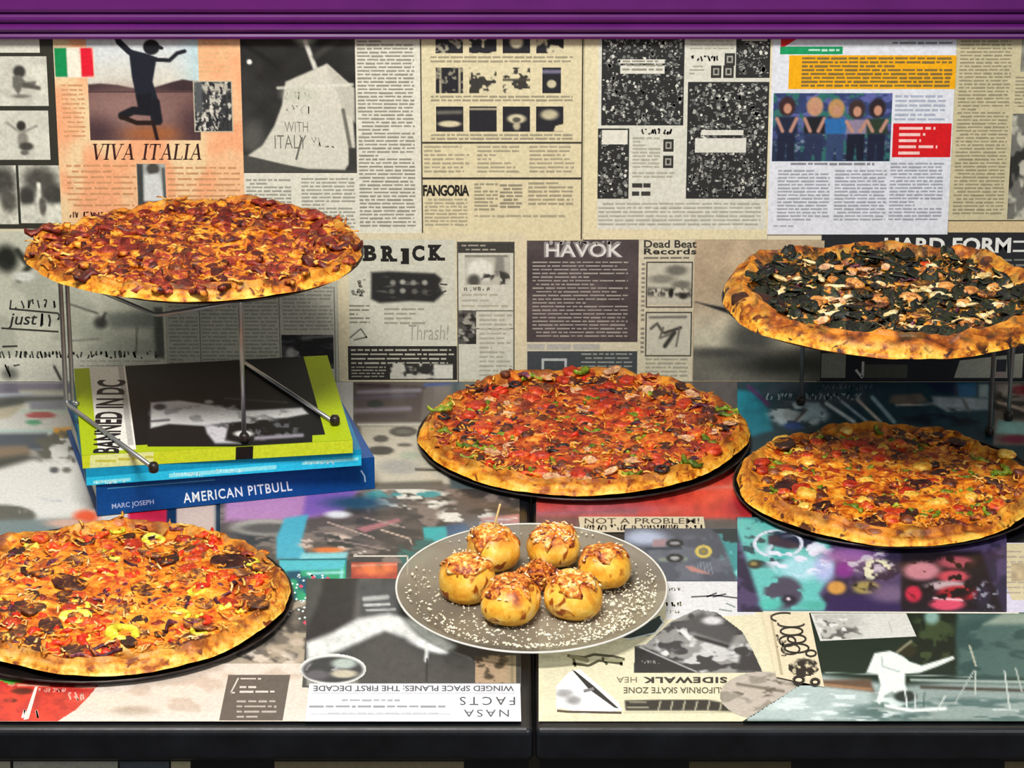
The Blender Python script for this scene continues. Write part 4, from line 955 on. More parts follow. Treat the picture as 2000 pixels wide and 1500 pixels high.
p.polys([[(150, 934), (740, 886), (740, 914), (150, 962)]], '2cbfe6')
p.polys([[(182, 939), (255, 933), (255, 939), (182, 945)], [(330, 925), (540, 908), (540, 916), (330, 933)], [(590, 902), (700, 893), (700, 899), (590, 908)]], '8fe6f2')
for a, y in ((186, 938), (338, 923), (420, 916), (596, 900)):
    p.scrawl(a, y, a + 56, y + 7, 'd0f7fa', 2)
p.done()
b1 = Book('book', 'lime edged black book with BANNED IN DC on its cover, top of the stack', (-.4238, -.3815), .268, .246, 0.0532, .0135, 8.8, M_LIME)
p = Page(b1.cover_uv, [(0, 0), (100, 0), (100, 100), (0, 100)], 'a9bd16', 1, None, 'cover_print', None, b1.root, 53)
p.rect(20, 0, 90.5, 92.5, '121214')
p.rect(6, 0, 20, 97, 'e6e5dc'); p.rect(17.2, 0, 19.3, 92, 'b9b8b2')
p.done()
p = Page(b1.top, [(300, 800), (301, 800), (301, 801)], '121214', 2, None, 'cover_lettering', None, b1.root, 55)
p.text('BANNED IN DC', 0, 0, 1, 1, '1b1a1f', .03, quad=[(181, 885), (190, 742), (246, 742), (233, 885)], space=1.0)
p.paint(288, 772, 610, 872, 2, '161617', [
    ('p', [(294, 786), (350, 782), (420, 792), (470, 802), (520, 800), (590, 796), (602, 808), (560, 816), (480, 822), (400, 832), (330, 828), (294, 836)], 'd2d3d1', 3), ('c', '9a9b9a', 24, 12, .58, .06, (440, 808, 150, 18)), ('e', 312, 795, 12, 6, '45454a', .5), ('l', [(296, 823), (330, 820)], 4, '55555a', 2),
    ('p', [(400, 832), (430, 826), (446, 830), (440, 860), (470, 866), (420, 866), (404, 846)], 'c4c2c8', 4), ('e', 476, 847, 19, 6, 'e2e2de', .4), ('e', 487, 823, 12, 4, 'a9a9a8', .4), ('c', '55565a', 16, 10, .56, .05, (500, 838, 90, 24)), ('l', [(500, 856), (590, 850)], 7, '8f8a95', 3), ('e', 408, 785, 9, 4, 'a9a9a6', .4), ('l', [(440, 778), (560, 786)], 3, '4a4a4c', 2)], seed=53)
p.done()
p = Page(b1.spine, [(140, 860), (720, 820), (720, 890), (140, 930)], 'c9d42c', 1, None, 'spine_print', None, b1.root, 54)
p.polys([[(176, 880), (300, 868), (300, 930), (176, 930)]], 'dfe39a')
p.copy_text(186, 898, 300, 906, 10, 'c6c24a', .5, 0, -.08)
p.poly([(460, 850), (494, 850), (494, 900), (460, 900)], '1c1614')
p.done()

# ------------------------------------------------------------------ wire stands
def stand(label, legs, ringc, ringr, ringz, braces, base=0.0):
    root = thing('pizza_stand', label, 'stand', (0, 0, 0), 'wire pizza stands')
    for path, foot in legs:
        l = tubes('leg', [path], .0024, M_CHROME, root)
        if foot:
            f = Vector(foot)
            cap = lathe([(0, -.004), (.0042, -.004), (.005, -.002), (.005, .003), (.0035, .0055), (0, .006)], 16)
            o = link('rubber_foot', cap, M_RUBBER, l, True); o.location = f
    link('top_ring', mesh(*tube(circle(ringc, ringr, ringz), .0026, closed=True)), M_CHROME, root, True)
    for b in braces:
        tubes('brace', [b], .0021, M_CHROME, root)
    return root

ZA = 0.225; ZE = 0.172
za = TABLE + ZA - .0035
PA = (-.318, -.207)
u1, u2, u3 = (-.4557, -.2475), (-.2853, -.1232), (-.2663, -.3518)
zb = TABLE + .0667 + .0029
F1 = tuple(at(300, 914, zb - TABLE))
stand('chrome wire stand holding the meat pizza above the books',
      [([(u1[0] + .02, u1[1] + .005, za), (u1[0], u1[1], za - .004), (u1[0], u1[1], zb), F1], F1),
       ([(u1[0] + .02, u1[1] + .012, za), (u1[0] + .0062, u1[1] + .004, za - .004), (u1[0] + .0062, u1[1] + .004, zb), (u1[0] + .012, u1[1], zb)], None),
       ([(u2[0] - .02, u2[1] + .04, za), (u2[0], u2[1], za - .004), (u2[0], u2[1], zb), (-.1785, -.3004, zb)], (-.1785, -.3004, zb + .0021)),
       ([(u3[0] - .01, u3[1] + .02, za), (u3[0], u3[1] + .004, za - .004), (u3[0], u3[1] + .004, zb)], (u3[0], u3[1] + .004, zb + .0021))],
      PA, .14, za,
      [[(u1[0], u1[1], za - .012), (-.349, -.342, za - .022), (u3[0], u3[1] + .004, za - .006)], [(u2[0], u2[1], za), (PA[0], PA[1], za), (u1[0], u1[1], za)]])
ze = TABLE + ZE - .0035; zt = TABLE + .0034
r1, r2, r3 = (.3114, -.0727), (.5028, -.1624), (.5290, -.1180)
stand('chrome wire stand holding the spinach pizza over the right counter',
      [([(r1[0] + .02, r1[1] - .01, ze), (r1[0], r1[1], ze - .004), (r1[0], r1[1], zt)], (r1[0], r1[1], zt + .002)),
       ([(r2[0] - .02, r2[1] + .01, ze), (r2[0], r2[1], ze - .004), (r2[0], r2[1], zt)], (r2[0], r2[1], zt + .002)),
       ([(r3[0] - .05, r3[1] - .01, ze), (r3[0] + .003, r3[1], ze - .006), (r3[0], r3[1], TABLE + .045), (r3[0], r3[1], zt)], (r3[0], r3[1], zt + .002)),
       ([(r3[0] - .06, r3[1], ze), (r3[0] - .010, r3[1], ze - .006), (r3[0] - .001, r3[1], TABLE + .048)], None)],
      (.392, -.155), .115, ze,
      [[(r1[0], r1[1], ze - .01), (.425, -.205, ze - .022), (r2[0], r2[1], ze - .01)]])

# ------------------------------------------------------------------ pans
def pan(label, c, R, z, t=.0013, lip=.0042):
    prof = [(0, 0), (R - .005, 0), (R - .001, lip - .0014), (R, lip), (R - .001, lip + .0004), (R - .002, lip - .0006), (R - .0058, t), (0, t)]
    o = link('pizza_pan', lathe(prof, 96), M_PAN, None, True)
    o.location = (c[0], c[1], TABLE + z)
    tag(o, label, 'pan', None, None)
    link('rim', mesh(*tube(circle((0, 0), R - .0004, lip), .0011, seg=6, closed=True)), M_PANRIM, o, True)
    return o

TOPZ = .0036          # the prints lie up to here above the counters
# ------------------------------------------------------------------ pizza materials
def food_mat(name, stops, scale=40, fine=160, rough=.42, spec=.45, bmp=.6, spots=None, dist=.0015, distort=.6, rand=.25, contrast=2.2):
    m, nt, b = new_mat(name, rough, spec)
    n1 = noise(nt, scale, 5, .6, distort)
    n2 = noise(nt, fine, 3, .6, .3)
    f = math_(nt, 'ADD', math_(nt, 'MULTIPLY', n1, .68), math_(nt, 'MULTIPLY', n2, .32))
    f = math_(nt, 'ADD', math_(nt, 'MULTIPLY', math_(nt, 'SUBTRACT', f, .5), contrast), .5)
    if rand:
        oi = nt.nodes.new('ShaderNodeObjectInfo')
        f = math_(nt, 'ADD', f, math_(nt, 'MULTIPLY', math_(nt, 'SUBTRACT', oi.outputs['Random'], .5), rand))
    c = ramp(nt, f, stops)
    if spots:
        s = noise(nt, spots[1], 2, .5, .8)
        mask = ramp(nt, s, [(spots[2], '000000'), (spots[2] + .07, 'ffffff')])
        c = mixc(nt, mask, c, spots[0])
    nt.links.new(c, b.inputs['Base Color'])
    if bmp: bump(nt, b, noise(nt, fine * 1.3, 4, .6), bmp, dist)
    return m

def crust_mat(name, stops, char='4a1f0a', thr=.62):
    m = food_mat(name, stops, 46, 200, .5, .35, .6, (char, 75, thr), .0012, .5, 0)
    nt = m.node_tree; b = nt.nodes['Principled BSDF']
    src = b.inputs['Base Color'].links[0].from_socket
    at_ = N(nt, 'ShaderNodeAttribute', attribute_name='bake')
    brown = ramp(nt, noise(nt, 60, 4), [(.36, char), (.5, '8e4410'), (.62, 'cc7c1e')])
    nt.links.new(mixc(nt, at_.outputs['Fac'], src, brown), b.inputs['Base Color'])
    return m

CRUST_BASE = [(.30, 'a85a12'), (.42, 'd48a20'), (.55, 'e9aa3a'), (.70, 'f2c463')]
M_CRUST_A = crust_mat('baked_crust_cheesy', [(.22, '8a3c08'), (.38, 'c8741a'), (.52, 'eaa22a'), (.75, 'fac858')], '54200a', .60)
M_CRUST_B = crust_mat('baked_crust_golden', [(.22, '9a4c12'), (.38, 'd68c28'), (.52, 'eeb444'), (.75, 'fad27c')], '6a2e10', .62)
M_CRUST_C = crust_mat('baked_crust_amber', [(.22, '9a4a0a'), (.38, 'd8881a'), (.52, 'f0b034'), (.75, 'fccc64')], '6a2c0c', .62)
M_CRUST_D = crust_mat('baked_crust_orange', [(.22, '84400a'), (.38, 'c67614'), (.52, 'e8a026'), (.75, 'f8c450')], '502408', .58)
M_CRUST_E = crust_mat('baked_crust_charred', [(.22, '6e3009'), (.38, 'c47416'), (.52, 'eca830'), (.75, 'fac85e')], '2c120a', .57)

def cheese_mat(name, stops, spots):
    return food_mat(name, stops, 34, 130, .34, .5, .8, spots, .002, 1.4, 0)
M_CHEESE_A = cheese_mat('browned_cheese', [(.20, '3e1005'), (.36, '84300a'), (.50, 'bc5f0e'), (.66, 'dd8c1c'), (.85, 'f2b844')], ('5a140a', 60, .58))
M_CHEESE_B = cheese_mat('golden_cheese', [(.20, '6e2a08'), (.36, 'b8500f'), (.50, 'd9791a'), (.66, 'ea9f2e'), (.85, 'f6c658')], ('b83412', 55, .58))
M_CHEESE_C = cheese_mat('red_sauce_cheese', [(.20, '3c0e05'), (.36, '7e220a'), (.50, 'ae4011'), (.66, 'd06a1c'), (.85, 'eca03c')], ('8a1c0c', 60, .60))
M_CHEESE_D = cheese_mat('orange_cheese', [(.20, '4e1a06'), (.36, '9c3e0c'), (.50, 'cc6c14'), (.66, 'e29224'), (.85, 'f4bc48')], ('962c0c', 60, .57))
M_CHEESE_E = cheese_mat('brown_cheese', [(.20, '1a0e06'), (.36, '3c220c'), (.50, '6e4214'), (.66, 'a87424'), (.85, 'd8ae50')], ('1e120c', 60, .54))

def topping_mat(name, a, b, c, spots=None, rough=.38, melt=.60):
    m = food_mat(name, [(.22, a), (.5, b), (.8, c)], 120, 420, rough + .08, .4, .5, spots, .0008, .5, .3)
    if melt:          # cheese that has run over the piece
        nt = m.node_tree; p = nt.nodes['Principled BSDF']
        src = p.inputs['Base Color'].links[0].from_socket
        oi = nt.nodes.new('ShaderNodeObjectInfo')
        g = math_(nt, 'ADD', noise(nt, 95, 3, .6, .8), math_(nt, 'MULTIPLY', oi.outputs['Random'], .16))
        k = ramp(nt, g, [(melt, '000000'), (melt + .1, 'ffffff')])
        ch = ramp(nt, noise(nt, 240, 3), [(.38, '9a440c'), (.5, 'cc7416'), (.62, 'eca634')])
        nt.links.new(mixc(nt, k, src, ch), p.inputs['Base Color'])
    return m
TM = {
    'ham': topping_mat('cured_ham', '54100c', '8a2416', 'c05a38', ('3a0c0a', 160, .62)),
    'bacon': topping_mat('crisp_bacon', '34090a', '651a10', 'a8442a', ('2a0808', 150, .60)),
    'sausage': topping_mat('sausage', '3a160a', '6c3014', 'a05c2c', None),
    'tomato': topping_mat('tomato', '8a1a0a', 'bc3414', 'e0602a', None, .34),
    'redpepper': topping_mat('red_pepper', 'a81608', 'd83414', 'f06a2c', None, .28, melt=.70),
    'greenpepper': topping_mat('green_pepper', '34480c', '6a7e16', 'a8b838', ('3a300c', 140, .66), .3, melt=.70),
    'onion': topping_mat('purple_onion', '2c0c1e', '5a2038', '96566a', None, .35),
    'olive': topping_mat('black_olive', '0c080a', '1c1216', '34242a', None, .25, melt=.70),
    'mushroom': topping_mat('roast_mushroom', '34180e', '6c3a20', 'a87850', None),
    'palemushroom': topping_mat('pale_mushroom', '9a6440', 'd0a078', 'ecceaa', None),
    'banana': topping_mat('banana_pepper', 'b0a01a', 'dcd63a', 'f0ec7c', None, .3, melt=.70),
    'pineapple': topping_mat('pineapple', 'c8841e', 'ecc04a', 'f8e490', None, .42, melt=.60),
    'spinach': topping_mat('wilted_spinach', '0a0d0a', '1c2416', '38401c', ('100c14', 160, .54), .4, melt=.69),
    'feta': topping_mat('white_cheese', 'c09a50', 'e6d29a', 'f6eccb', ('a8702c', 200, .60), .5, melt=.70),
    'chicken': topping_mat('roast_chicken', '8a4a18', 'd08a40', 'ecb878', ('8a4416', 160, .6)),
    'dark': topping_mat('roast_aubergine', '1e0c0c', '3c1814', '5c2c20', None),
    'shred': food_mat('melted_shreds', [(.28, 'b85c12'), (.5, 'e0922a'), (.72, 'f4c468')], 90, 400, .4, .5, 0, None, .001, .3, 0),
    'shredpale': food_mat('pale_shreds', [(.28, 'cf8a3c'), (.5, 'e8b468'), (.72, 'f6d8a0')], 90, 400, .4, .5, 0, None, .001, .3, 0),
}

# ------------------------------------------------------------------ topping shapes (shared meshes)
_ico = {}
def ico(sub):
    if sub not in _ico:
        import bmesh
        bm = bmesh.new(); bmesh.ops.create_icosphere(bm, subdivisions=sub, radius=1)
        _ico[sub] = (np.array([v.co[:] for v in bm.verts]), [tuple(v.index for v in f.verts) for f in bm.faces]); bm.free()
    return _ico[sub]

def sm(me):
    me.polygons.foreach_set('use_smooth', [True] * len(me.polygons)); return me

def noise3(v, s, seed):
    return (vnoise(v[:, 0] * s + 31, v[:, 1] * s + 17, seed) + vnoise(v[:, 1] * s + 5, v[:, 2] * s + 9, seed + 1) + vnoise(v[:, 2] * s + 3, v[:, 0] * s + 7, seed + 2)) / 3 - .5

def chunk(seed, sx, sy, sz, amp=.5, p=2.0):
    v, f = ico(2)
    v = np.sign(v) * np.abs(v) ** (2.0 / p) if p != 2 else v.copy()
    v = v / np.linalg.norm(v, axis=1)[:, None] ** (0 if p != 2 else 1)
    v = v * (1 + amp * 2 * noise3(v, 1.6, seed))[:, None] * (1 + amp * noise3(v, 3.7, seed + 5))[:, None]
    v = v * np.array([sx, sy, sz]); v[:, 2] = np.maximum(v[:, 2], -.55 * sz)
    return sm(mesh(v, f))

def strip(seed, L, W, Tk, wave=.25, curl=0.0, n=9, ragged=.3):
    r = random.Random(seed); V = []; F = []
    ph = r.uniform(0, 6.28); k = r.uniform(1.2, 2.4)
    for i in range(n):
        t = i / (n - 1) * 2 - 1
        x = t * L / 2; y0 = curl * L * t * t
        z = wave * W * math.sin(ph + k * t * 3.1)
        w = W / 2 * (1 - .55 * abs(t) ** 4) * r.uniform(1 - ragged, 1 + ragged * .4)
        tw = r.uniform(-.3, .3) * Tk
        V += [(x, y0 - w, z - Tk / 2 + tw), (x, y0 + w, z - Tk / 2 - tw), (x, y0 + w * .9, z + Tk / 2 - tw), (x, y0, z + Tk * .75), (x, y0 - w * .9, z + Tk / 2 + tw)]
        if i:
            a = (i - 1) * 5; b = i * 5
            F += [(a + q, b + q, b + (q + 1) % 5, a + (q + 1) % 5) for q in range(5)]
    F += [(0, 1, 2, 3, 4), tuple((n - 1) * 5 + q for q in (4, 3, 2, 1, 0))]
    return sm(mesh(V, F))

def slice_(seed, R, Tk, cup=.35, lobes=3, amp=.18, n=18):
    r = random.Random(seed); V = []; F = []
    ph = r.uniform(0, 6.28)
    rad = [R * (1 + amp * math.sin(lobes * 2 * math.pi * i / n + ph) + r.uniform(-.08, .08)) for i in range(n)]
    for f_, z in ((.0, 0), (.55, .0), (.85, cup * .5), (1.0, cup)):
        for i in range(n):
            a = 2 * math.pi * i / n
            V.append((rad[i] * f_ * math.cos(a), rad[i] * f_ * math.sin(a), Tk + z * R * (1 + .6 * math.sin(2 * a + ph))))
    for i in range(n):
        a = 2 * math.pi * i / n
        V.append((rad[i] * .97 * math.cos(a), rad[i] * .97 * math.sin(a), cup * R * .3 * (1 + .6 * math.sin(2 * a + ph)) - Tk * .4))
    V.append((0, 0, -Tk * .5))
    for k in range(4):
        for i in range(n):
            j = (i + 1) % n
            F.append((k * n + i, k * n + j, (k + 1) * n + j, (k + 1) * n + i))
    F += [(4 * n + i, 4 * n + (i + 1) % n, 5 * n) for i in range(n)]
    return sm(mesh(V, F))

def ring(seed, R, r0, n=14, m=7, squash=.7, arc=1.0):
    pts = [(R * math.cos(2 * math.pi * arc * i / n), R * math.sin(2 * math.pi * arc * i / n) * (1 + .1 * math.sin(seed + i)), r0 * .3 * math.sin(seed + i * 1.3)) for i in range(n + (0 if arc == 1 else 1))]
    v, f = tube(pts, r0, seg=m, closed=(arc == 1), fillet=.0001)
    v = np.array(v); v[:, 2] *= squash
    return sm(mesh(v, f))

def leaf(seed, L, W, n=8, m=6):
    X, Y = np.meshgrid(np.linspace(-1, 1, n), np.linspace(-1, 1, m))
    w = np.sqrt(np.maximum(.08, 1 - np.abs(X) ** 2.4))
    x = X * L / 2 + .15 * L * (vnoise(X * 1.5 + 9, Y * 1.5, seed) - .5); y = Y * w * W / 2 + .3 * W * (vnoise(X * 1.6, Y * 1.6 + 4, seed + 3) - .5)
    z = .55 * W * (fbm(X * 1.7, Y * 1.7, seed + 8, 2) - .4)
    top = np.column_stack([x.ravel(), y.ravel(), z.ravel() + .0006]); bot = np.column_stack([x.ravel(), y.ravel(), z.ravel() - .0006])
    V = np.vstack([top, bot]); F = []; q = n * m
    for j in range(m - 1):
        for i in range(n - 1):
            a, b, c, d = j * n + i, j * n + i + 1, (j + 1) * n + i + 1, (j + 1) * n + i
            F += [(a, b, c, d), (q + d, q + c, q + b, q + a)]
    edge = [i for i in range(n)] + [j * n + n - 1 for j in range(1, m)] + [(m - 1) * n + i for i in range(n - 2, -1, -1)] + [j * n for j in range(m - 2, 0, -1)]
    F += [(edge[i], q + edge[i], q + edge[(i + 1) % len(edge)], edge[(i + 1) % len(edge)]) for i in range(len(edge))]
    return sm(mesh(V, F))

_shapes = {}
def shapes(kind):
    """Five variants of each topping; name of the part, material, meshes, how high it sits."""
    if kind in _shapes: return _shapes[kind]
    R5 = range(5)
    d = {
        'ham': ('ham_slice', 'ham', [strip(i, .026 + .003 * (i % 3), .012 + .002 * (i % 2), .0022, .13, .06 * (i - 2)) for i in R5], .0022),
        'bacon': ('bacon_piece', 'bacon', [strip(10 + i, .024 + .004 * (i % 3), .009, .0026, .18, .08 * (i - 2)) for i in R5], .0026),
        'pepperoni': ('pepperoni_slice', 'ham', [slice_(i, .0125, .0012, .16, 2, .1) for i in R5], .0012),
        'sausage': ('sausage_chunk', 'sausage', [chunk(i, .0085, .0075, .0055, .45) for i in R5], .002),
        'tomato': ('tomato_piece', 'tomato', [chunk(20 + i, .0085, .0065, .0042, .35, 3) for i in R5], .0016),
        'redpepper': ('red_pepper_piece', 'redpepper', [strip(30 + i, .019, .0065, .0028, .25, .18 * (i - 2)) for i in R5], .0024),
        'greenpepper': ('green_pepper_piece', 'greenpepper', [strip(40 + i, .017 + .003 * (i % 2), .0055, .0026, .25, .2 * (i - 2)) for i in R5], .0026),
        'onion': ('onion_strip', 'onion', [strip(50 + i, .023 + .003 * (i % 3), .0048, .002, .3, .22 * (i - 2)) for i in R5], .0024),
        'olive': ('olive_ring', 'olive', [ring(i, .0062, .0026) for i in R5], .0022),
        'mushroom': ('mushroom_slice', 'mushroom', [slice_(60 + i, .0105, .0016, .09, 1 + i % 2, .25) for i in R5], .0022),
        'palemushroom': ('mushroom_slice', 'palemushroom', [slice_(70 + i, .0085, .0014, .12, 1 + i % 2, .28) for i in R5], .003),
        'banana': ('banana_pepper_ring', 'banana', [ring(i, .0068, .0027, arc=.8 if i % 2 else 1.0) for i in range(3)] + [strip(80 + i, .016, .0075, .003, .2, .2) for i in range(2)], .0028),
        'pineapple': ('pineapple_chunk', 'pineapple', [chunk(90 + i, .0074, .0052, .0036, .5, 3.6) for i in R5], .002),
        'spinach': ('spinach_leaf', 'spinach', [leaf(100 + i, .027, .017) for i in R5], .003),
        'feta': ('cheese_crumble', 'feta', [chunk(110 + i, .0078 + .001 * (i % 3), .0050, .0022, .8) for i in R5], .0028),
        'chicken': ('chicken_cube', 'chicken', [chunk(120 + i, .0085, .0075, .0055, .25, 3.4) for i in R5], .003),
        'dark': ('aubergine_piece', 'dark', [slice_(130 + i, .0085, .0016, .10, 2, .2) for i in R5], .0024),
    }[kind]
    for me in d[2]: me.materials.append(TM[d[1]])
    _shapes[kind] = d
    return d

# ------------------------------------------------------------------ pizza
class Pizza:
    def __init__(s, label, contour, zp, m_crust, m_cheese, crust_h, cheese_r, seed, rimw=.075, lump=.0035, back=.035):
        s.back = back
        c = np.array(contour, float)
        cy = (c[:, 1].min() + c[:, 1].max()) / 2; ry = (c[:, 1].max() - c[:, 1].min()) / 2
        sg = np.clip((c[:, 1] - cy) / ry, -1, 1)
        P = on_plane(c[:, 0], c[:, 1], 2, TABLE + zp + .003 + crust_h * (.52 - .48 * sg))
        ctr = np.array([(P[:, 0].min() + P[:, 0].max()) / 2, (P[:, 1].min() + P[:, 1].max()) / 2])
        d = P[:, :2] - ctr
        a = np.arctan2(d[:, 1], d[:, 0]); r = np.hypot(d[:, 0], d[:, 1]); k = np.argsort(a); a, r = a[k], r[k]
        s.aa = np.concatenate([a - 2 * np.pi, a, a + 2 * np.pi]); s.rr = np.concatenate([r, r, r])
        s.ctr, s.zp, s.seed, s.h, s.rimw, s.lump = ctr, zp, seed, crust_h, rimw, lump
        s.rng = random.Random(seed); s.cheese_r = cheese_r
        s.root = thing('pizza', label, 'pizza', (ctr[0], ctr[1], TABLE + zp), 'pizzas on black pans')
        # crust
        nu, na = 84, 300
        u = np.concatenate([np.linspace(0, .78, 46), np.linspace(.79, 1, nu - 46)])
        U, A = np.meshgrid(u, np.linspace(0, 2 * np.pi, na, endpoint=False))
        X, Y, Z = s.surf(U, A)
        V = np.column_stack([X.ravel(), Y.ravel(), Z.ravel()])
        idx = np.arange(na * nu).reshape(na, nu); nx = np.roll(idx, -1, 0)
        F = np.stack([idx[:, :-1], idx[:, 1:], nx[:, 1:], nx[:, :-1]], -1).reshape(-1, 4)[:, ::-1].tolist()
        Xb, Yb, _ = s.surf(np.full(na, .88), np.linspace(0, 2 * np.pi, na, endpoint=False))
        n0 = len(V)
        V = np.vstack([V, np.column_stack([Xb, Yb, np.zeros(na)]), [[0, 0, 0]]])
        F += [(idx[i, -1], n0 + i, n0 + (i + 1) % na, idx[(i + 1) % na, -1]) for i in range(na)]
        F += [(n0 + (i + 1) % na, n0 + i, n0 + na) for i in range(na)]
        me = mesh(V, F)
        bk = np.zeros(len(V)); bk[:n0] = (sstep(.70, .86, U) * (1 - sstep(.955, 1.0, U)) * (.25 + 1.1 * fbm(X * 34, Y * 34, seed + 71, 2))).ravel()
        at_ = me.attributes.new('bake', 'FLOAT', 'POINT'); at_.data.foreach_set('value', np.clip(bk, 0, 1))
        link('crust', me, m_crust, s.root, True)
        # cheese, with a ragged edge that runs up the inside of the crust
        u = np.linspace(0.001, 1, 76); na = 300
        U, A = np.meshgrid(u, np.linspace(0, 2 * np.pi, na, endpoint=False))
        ue = np.minimum(s.edge(A), .985)
        X, Y, Z = s.surf(U * ue, A)
        off = .0028 * (1 - U ** 5) - .0012 * U ** 5
        Z = Z + off + .0022 * (fbm(X * 130 + 3, Y * 130, seed + 31, 2) - .45) * (1 - U ** 8)
        V = np.column_stack([X.ravel(), Y.ravel(), Z.ravel()])
        idx = np.arange(na * len(u)).reshape(na, len(u)); nx = np.roll(idx, -1, 0)
        F = np.stack([idx[:, :-1], idx[:, 1:], nx[:, 1:], nx[:, :-1]], -1).reshape(-1, 4)[:, ::-1].tolist()
        link('cheese', mesh(V, F), m_cheese, s.root, True)
        s.taken = []

    def R(s, A):
        A = (np.asarray(A, float) + np.pi) % (2 * np.pi) - np.pi
        r = sum(np.interp(A + o, s.aa, s.rr) for o in (-.1, -.05, 0, .05, .1)) / 5
        return r * (1 + .018 * (fbm(np.cos(A) * 7 + 7, np.sin(A) * 7, s.seed, 3) - .5) * 2)

    def edge(s, A):
        return s.cheese_r + s.back * np.sin(A) + .22 * (fbm(np.cos(A) * 14 + 2, np.sin(A) * 14 + 5, s.seed + 50, 3) - .5) * 2

    def surf(s, U, A):
        U = np.asarray(U, float); r = s.R(A) * U
        X = r * np.cos(A); Y = r * np.sin(A)
        ca, sa = np.cos(A), np.sin(A)
        h = s.h * (.72 + .56 * fbm(ca * 3 + 4, sa * 3 + 1, s.seed + 3, 2)) + .0055 * (fbm(X * 48, Y * 48, s.seed + 9, 3) - .5) * 2
        uc = 1 - s.rimw
        rim = np.where(U < uc, np.exp(-((U - uc) / (s.rimw * .95)) ** 2), np.sqrt(np.maximum(0, 1 - ((U - uc) / s.rimw) ** 2)))
        base = .0068 + s.lump * (fbm(X * 42 + 11, Y * 42, s.seed, 3) - .5) * 2 + .0012 * (fbm(X * 160, Y * 160, s.seed + 4, 2) - .5) * 2
        z = np.maximum(base * np.where(U < uc, 1, .0), 0) * (1 - .35 * rim) + (h - .0060) * rim + .0060
        return X, Y, z

    def put(s, kind, n, rmax=.86, scale=(.85, 1.25), gap=.35, lift=0.0, rmin=0.0, tilt=.16):
        nm, mk, mes, zz = shapes(kind)
        sz = max(mes[0].vertices[i].co.length for i in range(len(mes[0].vertices))) * 2
        proto = {}
        for _ in range(n):
            for _t in range(25):
                a = s.rng.uniform(0, 2 * math.pi); u = math.sqrt(s.rng.uniform(rmin ** 2, 1)) * rmax
                if u > rmax: continue
                x, y, z = s.surf(np.array([u]), np.array([a])); x, y, z = float(x[0]), float(y[0]), float(z[0])
                if all((x - q[0]) ** 2 + (y - q[1]) ** 2 > (gap * (sz + q[2])) ** 2 * .25 for q in s.taken): break
            s.taken.append((x, y, sz))
            s.drop(nm, s.rng.choice(mes), x, y, z + zz * .45 + lift, s.rng.uniform(*scale), tilt)

    def drop(s, nm, me, x, y, z, sc, tilt):
        o = bpy.data.objects.new(nm, me)
        o.parent = s.root
        o.location = (x, y, z)
        o.rotation_euler = (s.rng.uniform(-tilt, tilt), s.rng.uniform(-tilt, tilt), s.rng.uniform(0, 6.28))
        o.scale = (sc, sc * s.rng.uniform(.85, 1.15), sc)
        COL.objects.link(o)
        return o

    def put_at(s, kind, px, py, sc=1.0):
        nm, mk, mes, zz = shapes(kind)
        q = at(px, py, s.zp + .011)[:2] - s.ctr
        a = math.atan2(q[1], q[0]); u = float(np.hypot(*q) / s.R(a))
        x, y, z = s.surf(np.array([u]), np.array([a]))
        s.taken.append((float(x[0]), float(y[0]), .016))
        return s.drop(nm, s.rng.choice(mes), float(x[0]), float(y[0]), float(z[0]) + zz * .55, sc, .12)

    def shreds(s, n, mat='shred', rmax=.95, L=(.006, .016), w=.001, lift=.003, rmin=0):
        """Melted shredded cheese, too much to count."""
        V = []; F = []
        for _ in range(n):
            a = s.rng.uniform(0, 6.283); u = math.sqrt(s.rng.uniform(rmin ** 2, 1)) * rmax
            x, y, z = (float(q[0]) for q in s.surf(np.array([u]), np.array([a])))
            l = s.rng.uniform(*L); t = s.rng.uniform(0, 6.283); cv = s.rng.uniform(-.5, .5); ww = w * s.rng.uniform(.7, 1.6)
            lf = lift * s.rng.uniform(.3, 1.3); k = len(V)
            for i in range(4):
                q = i / 3 - .5
                cx = x + l * q * math.cos(t) - cv * l * q * q * math.sin(t); cyy = y + l * q * math.sin(t) + cv * l * q * q * math.cos(t)
                zc = z + lf + .0012 * math.sin(i * 2.1 + t)
                nxv, nyv = -math.sin(t) * ww, math.cos(t) * ww
                V += [(cx - nxv, cyy - nyv, zc - .0004), (cx, cyy, zc + ww * .8), (cx + nxv, cyy + nyv, zc - .0004)]
                if i:
                    b = k + (i - 1) * 3
                    F += [(b, b + 3, b + 4, b + 1), (b + 1, b + 4, b + 5, b + 2), (b + 2, b + 5, b + 3, b)]
            F += [(k, k + 1, k + 2), (k + 11, k + 10, k + 9)]
        return tag(link('melted_shreds', mesh(V, F), TM[mat], s.root, True), kind='stuff')

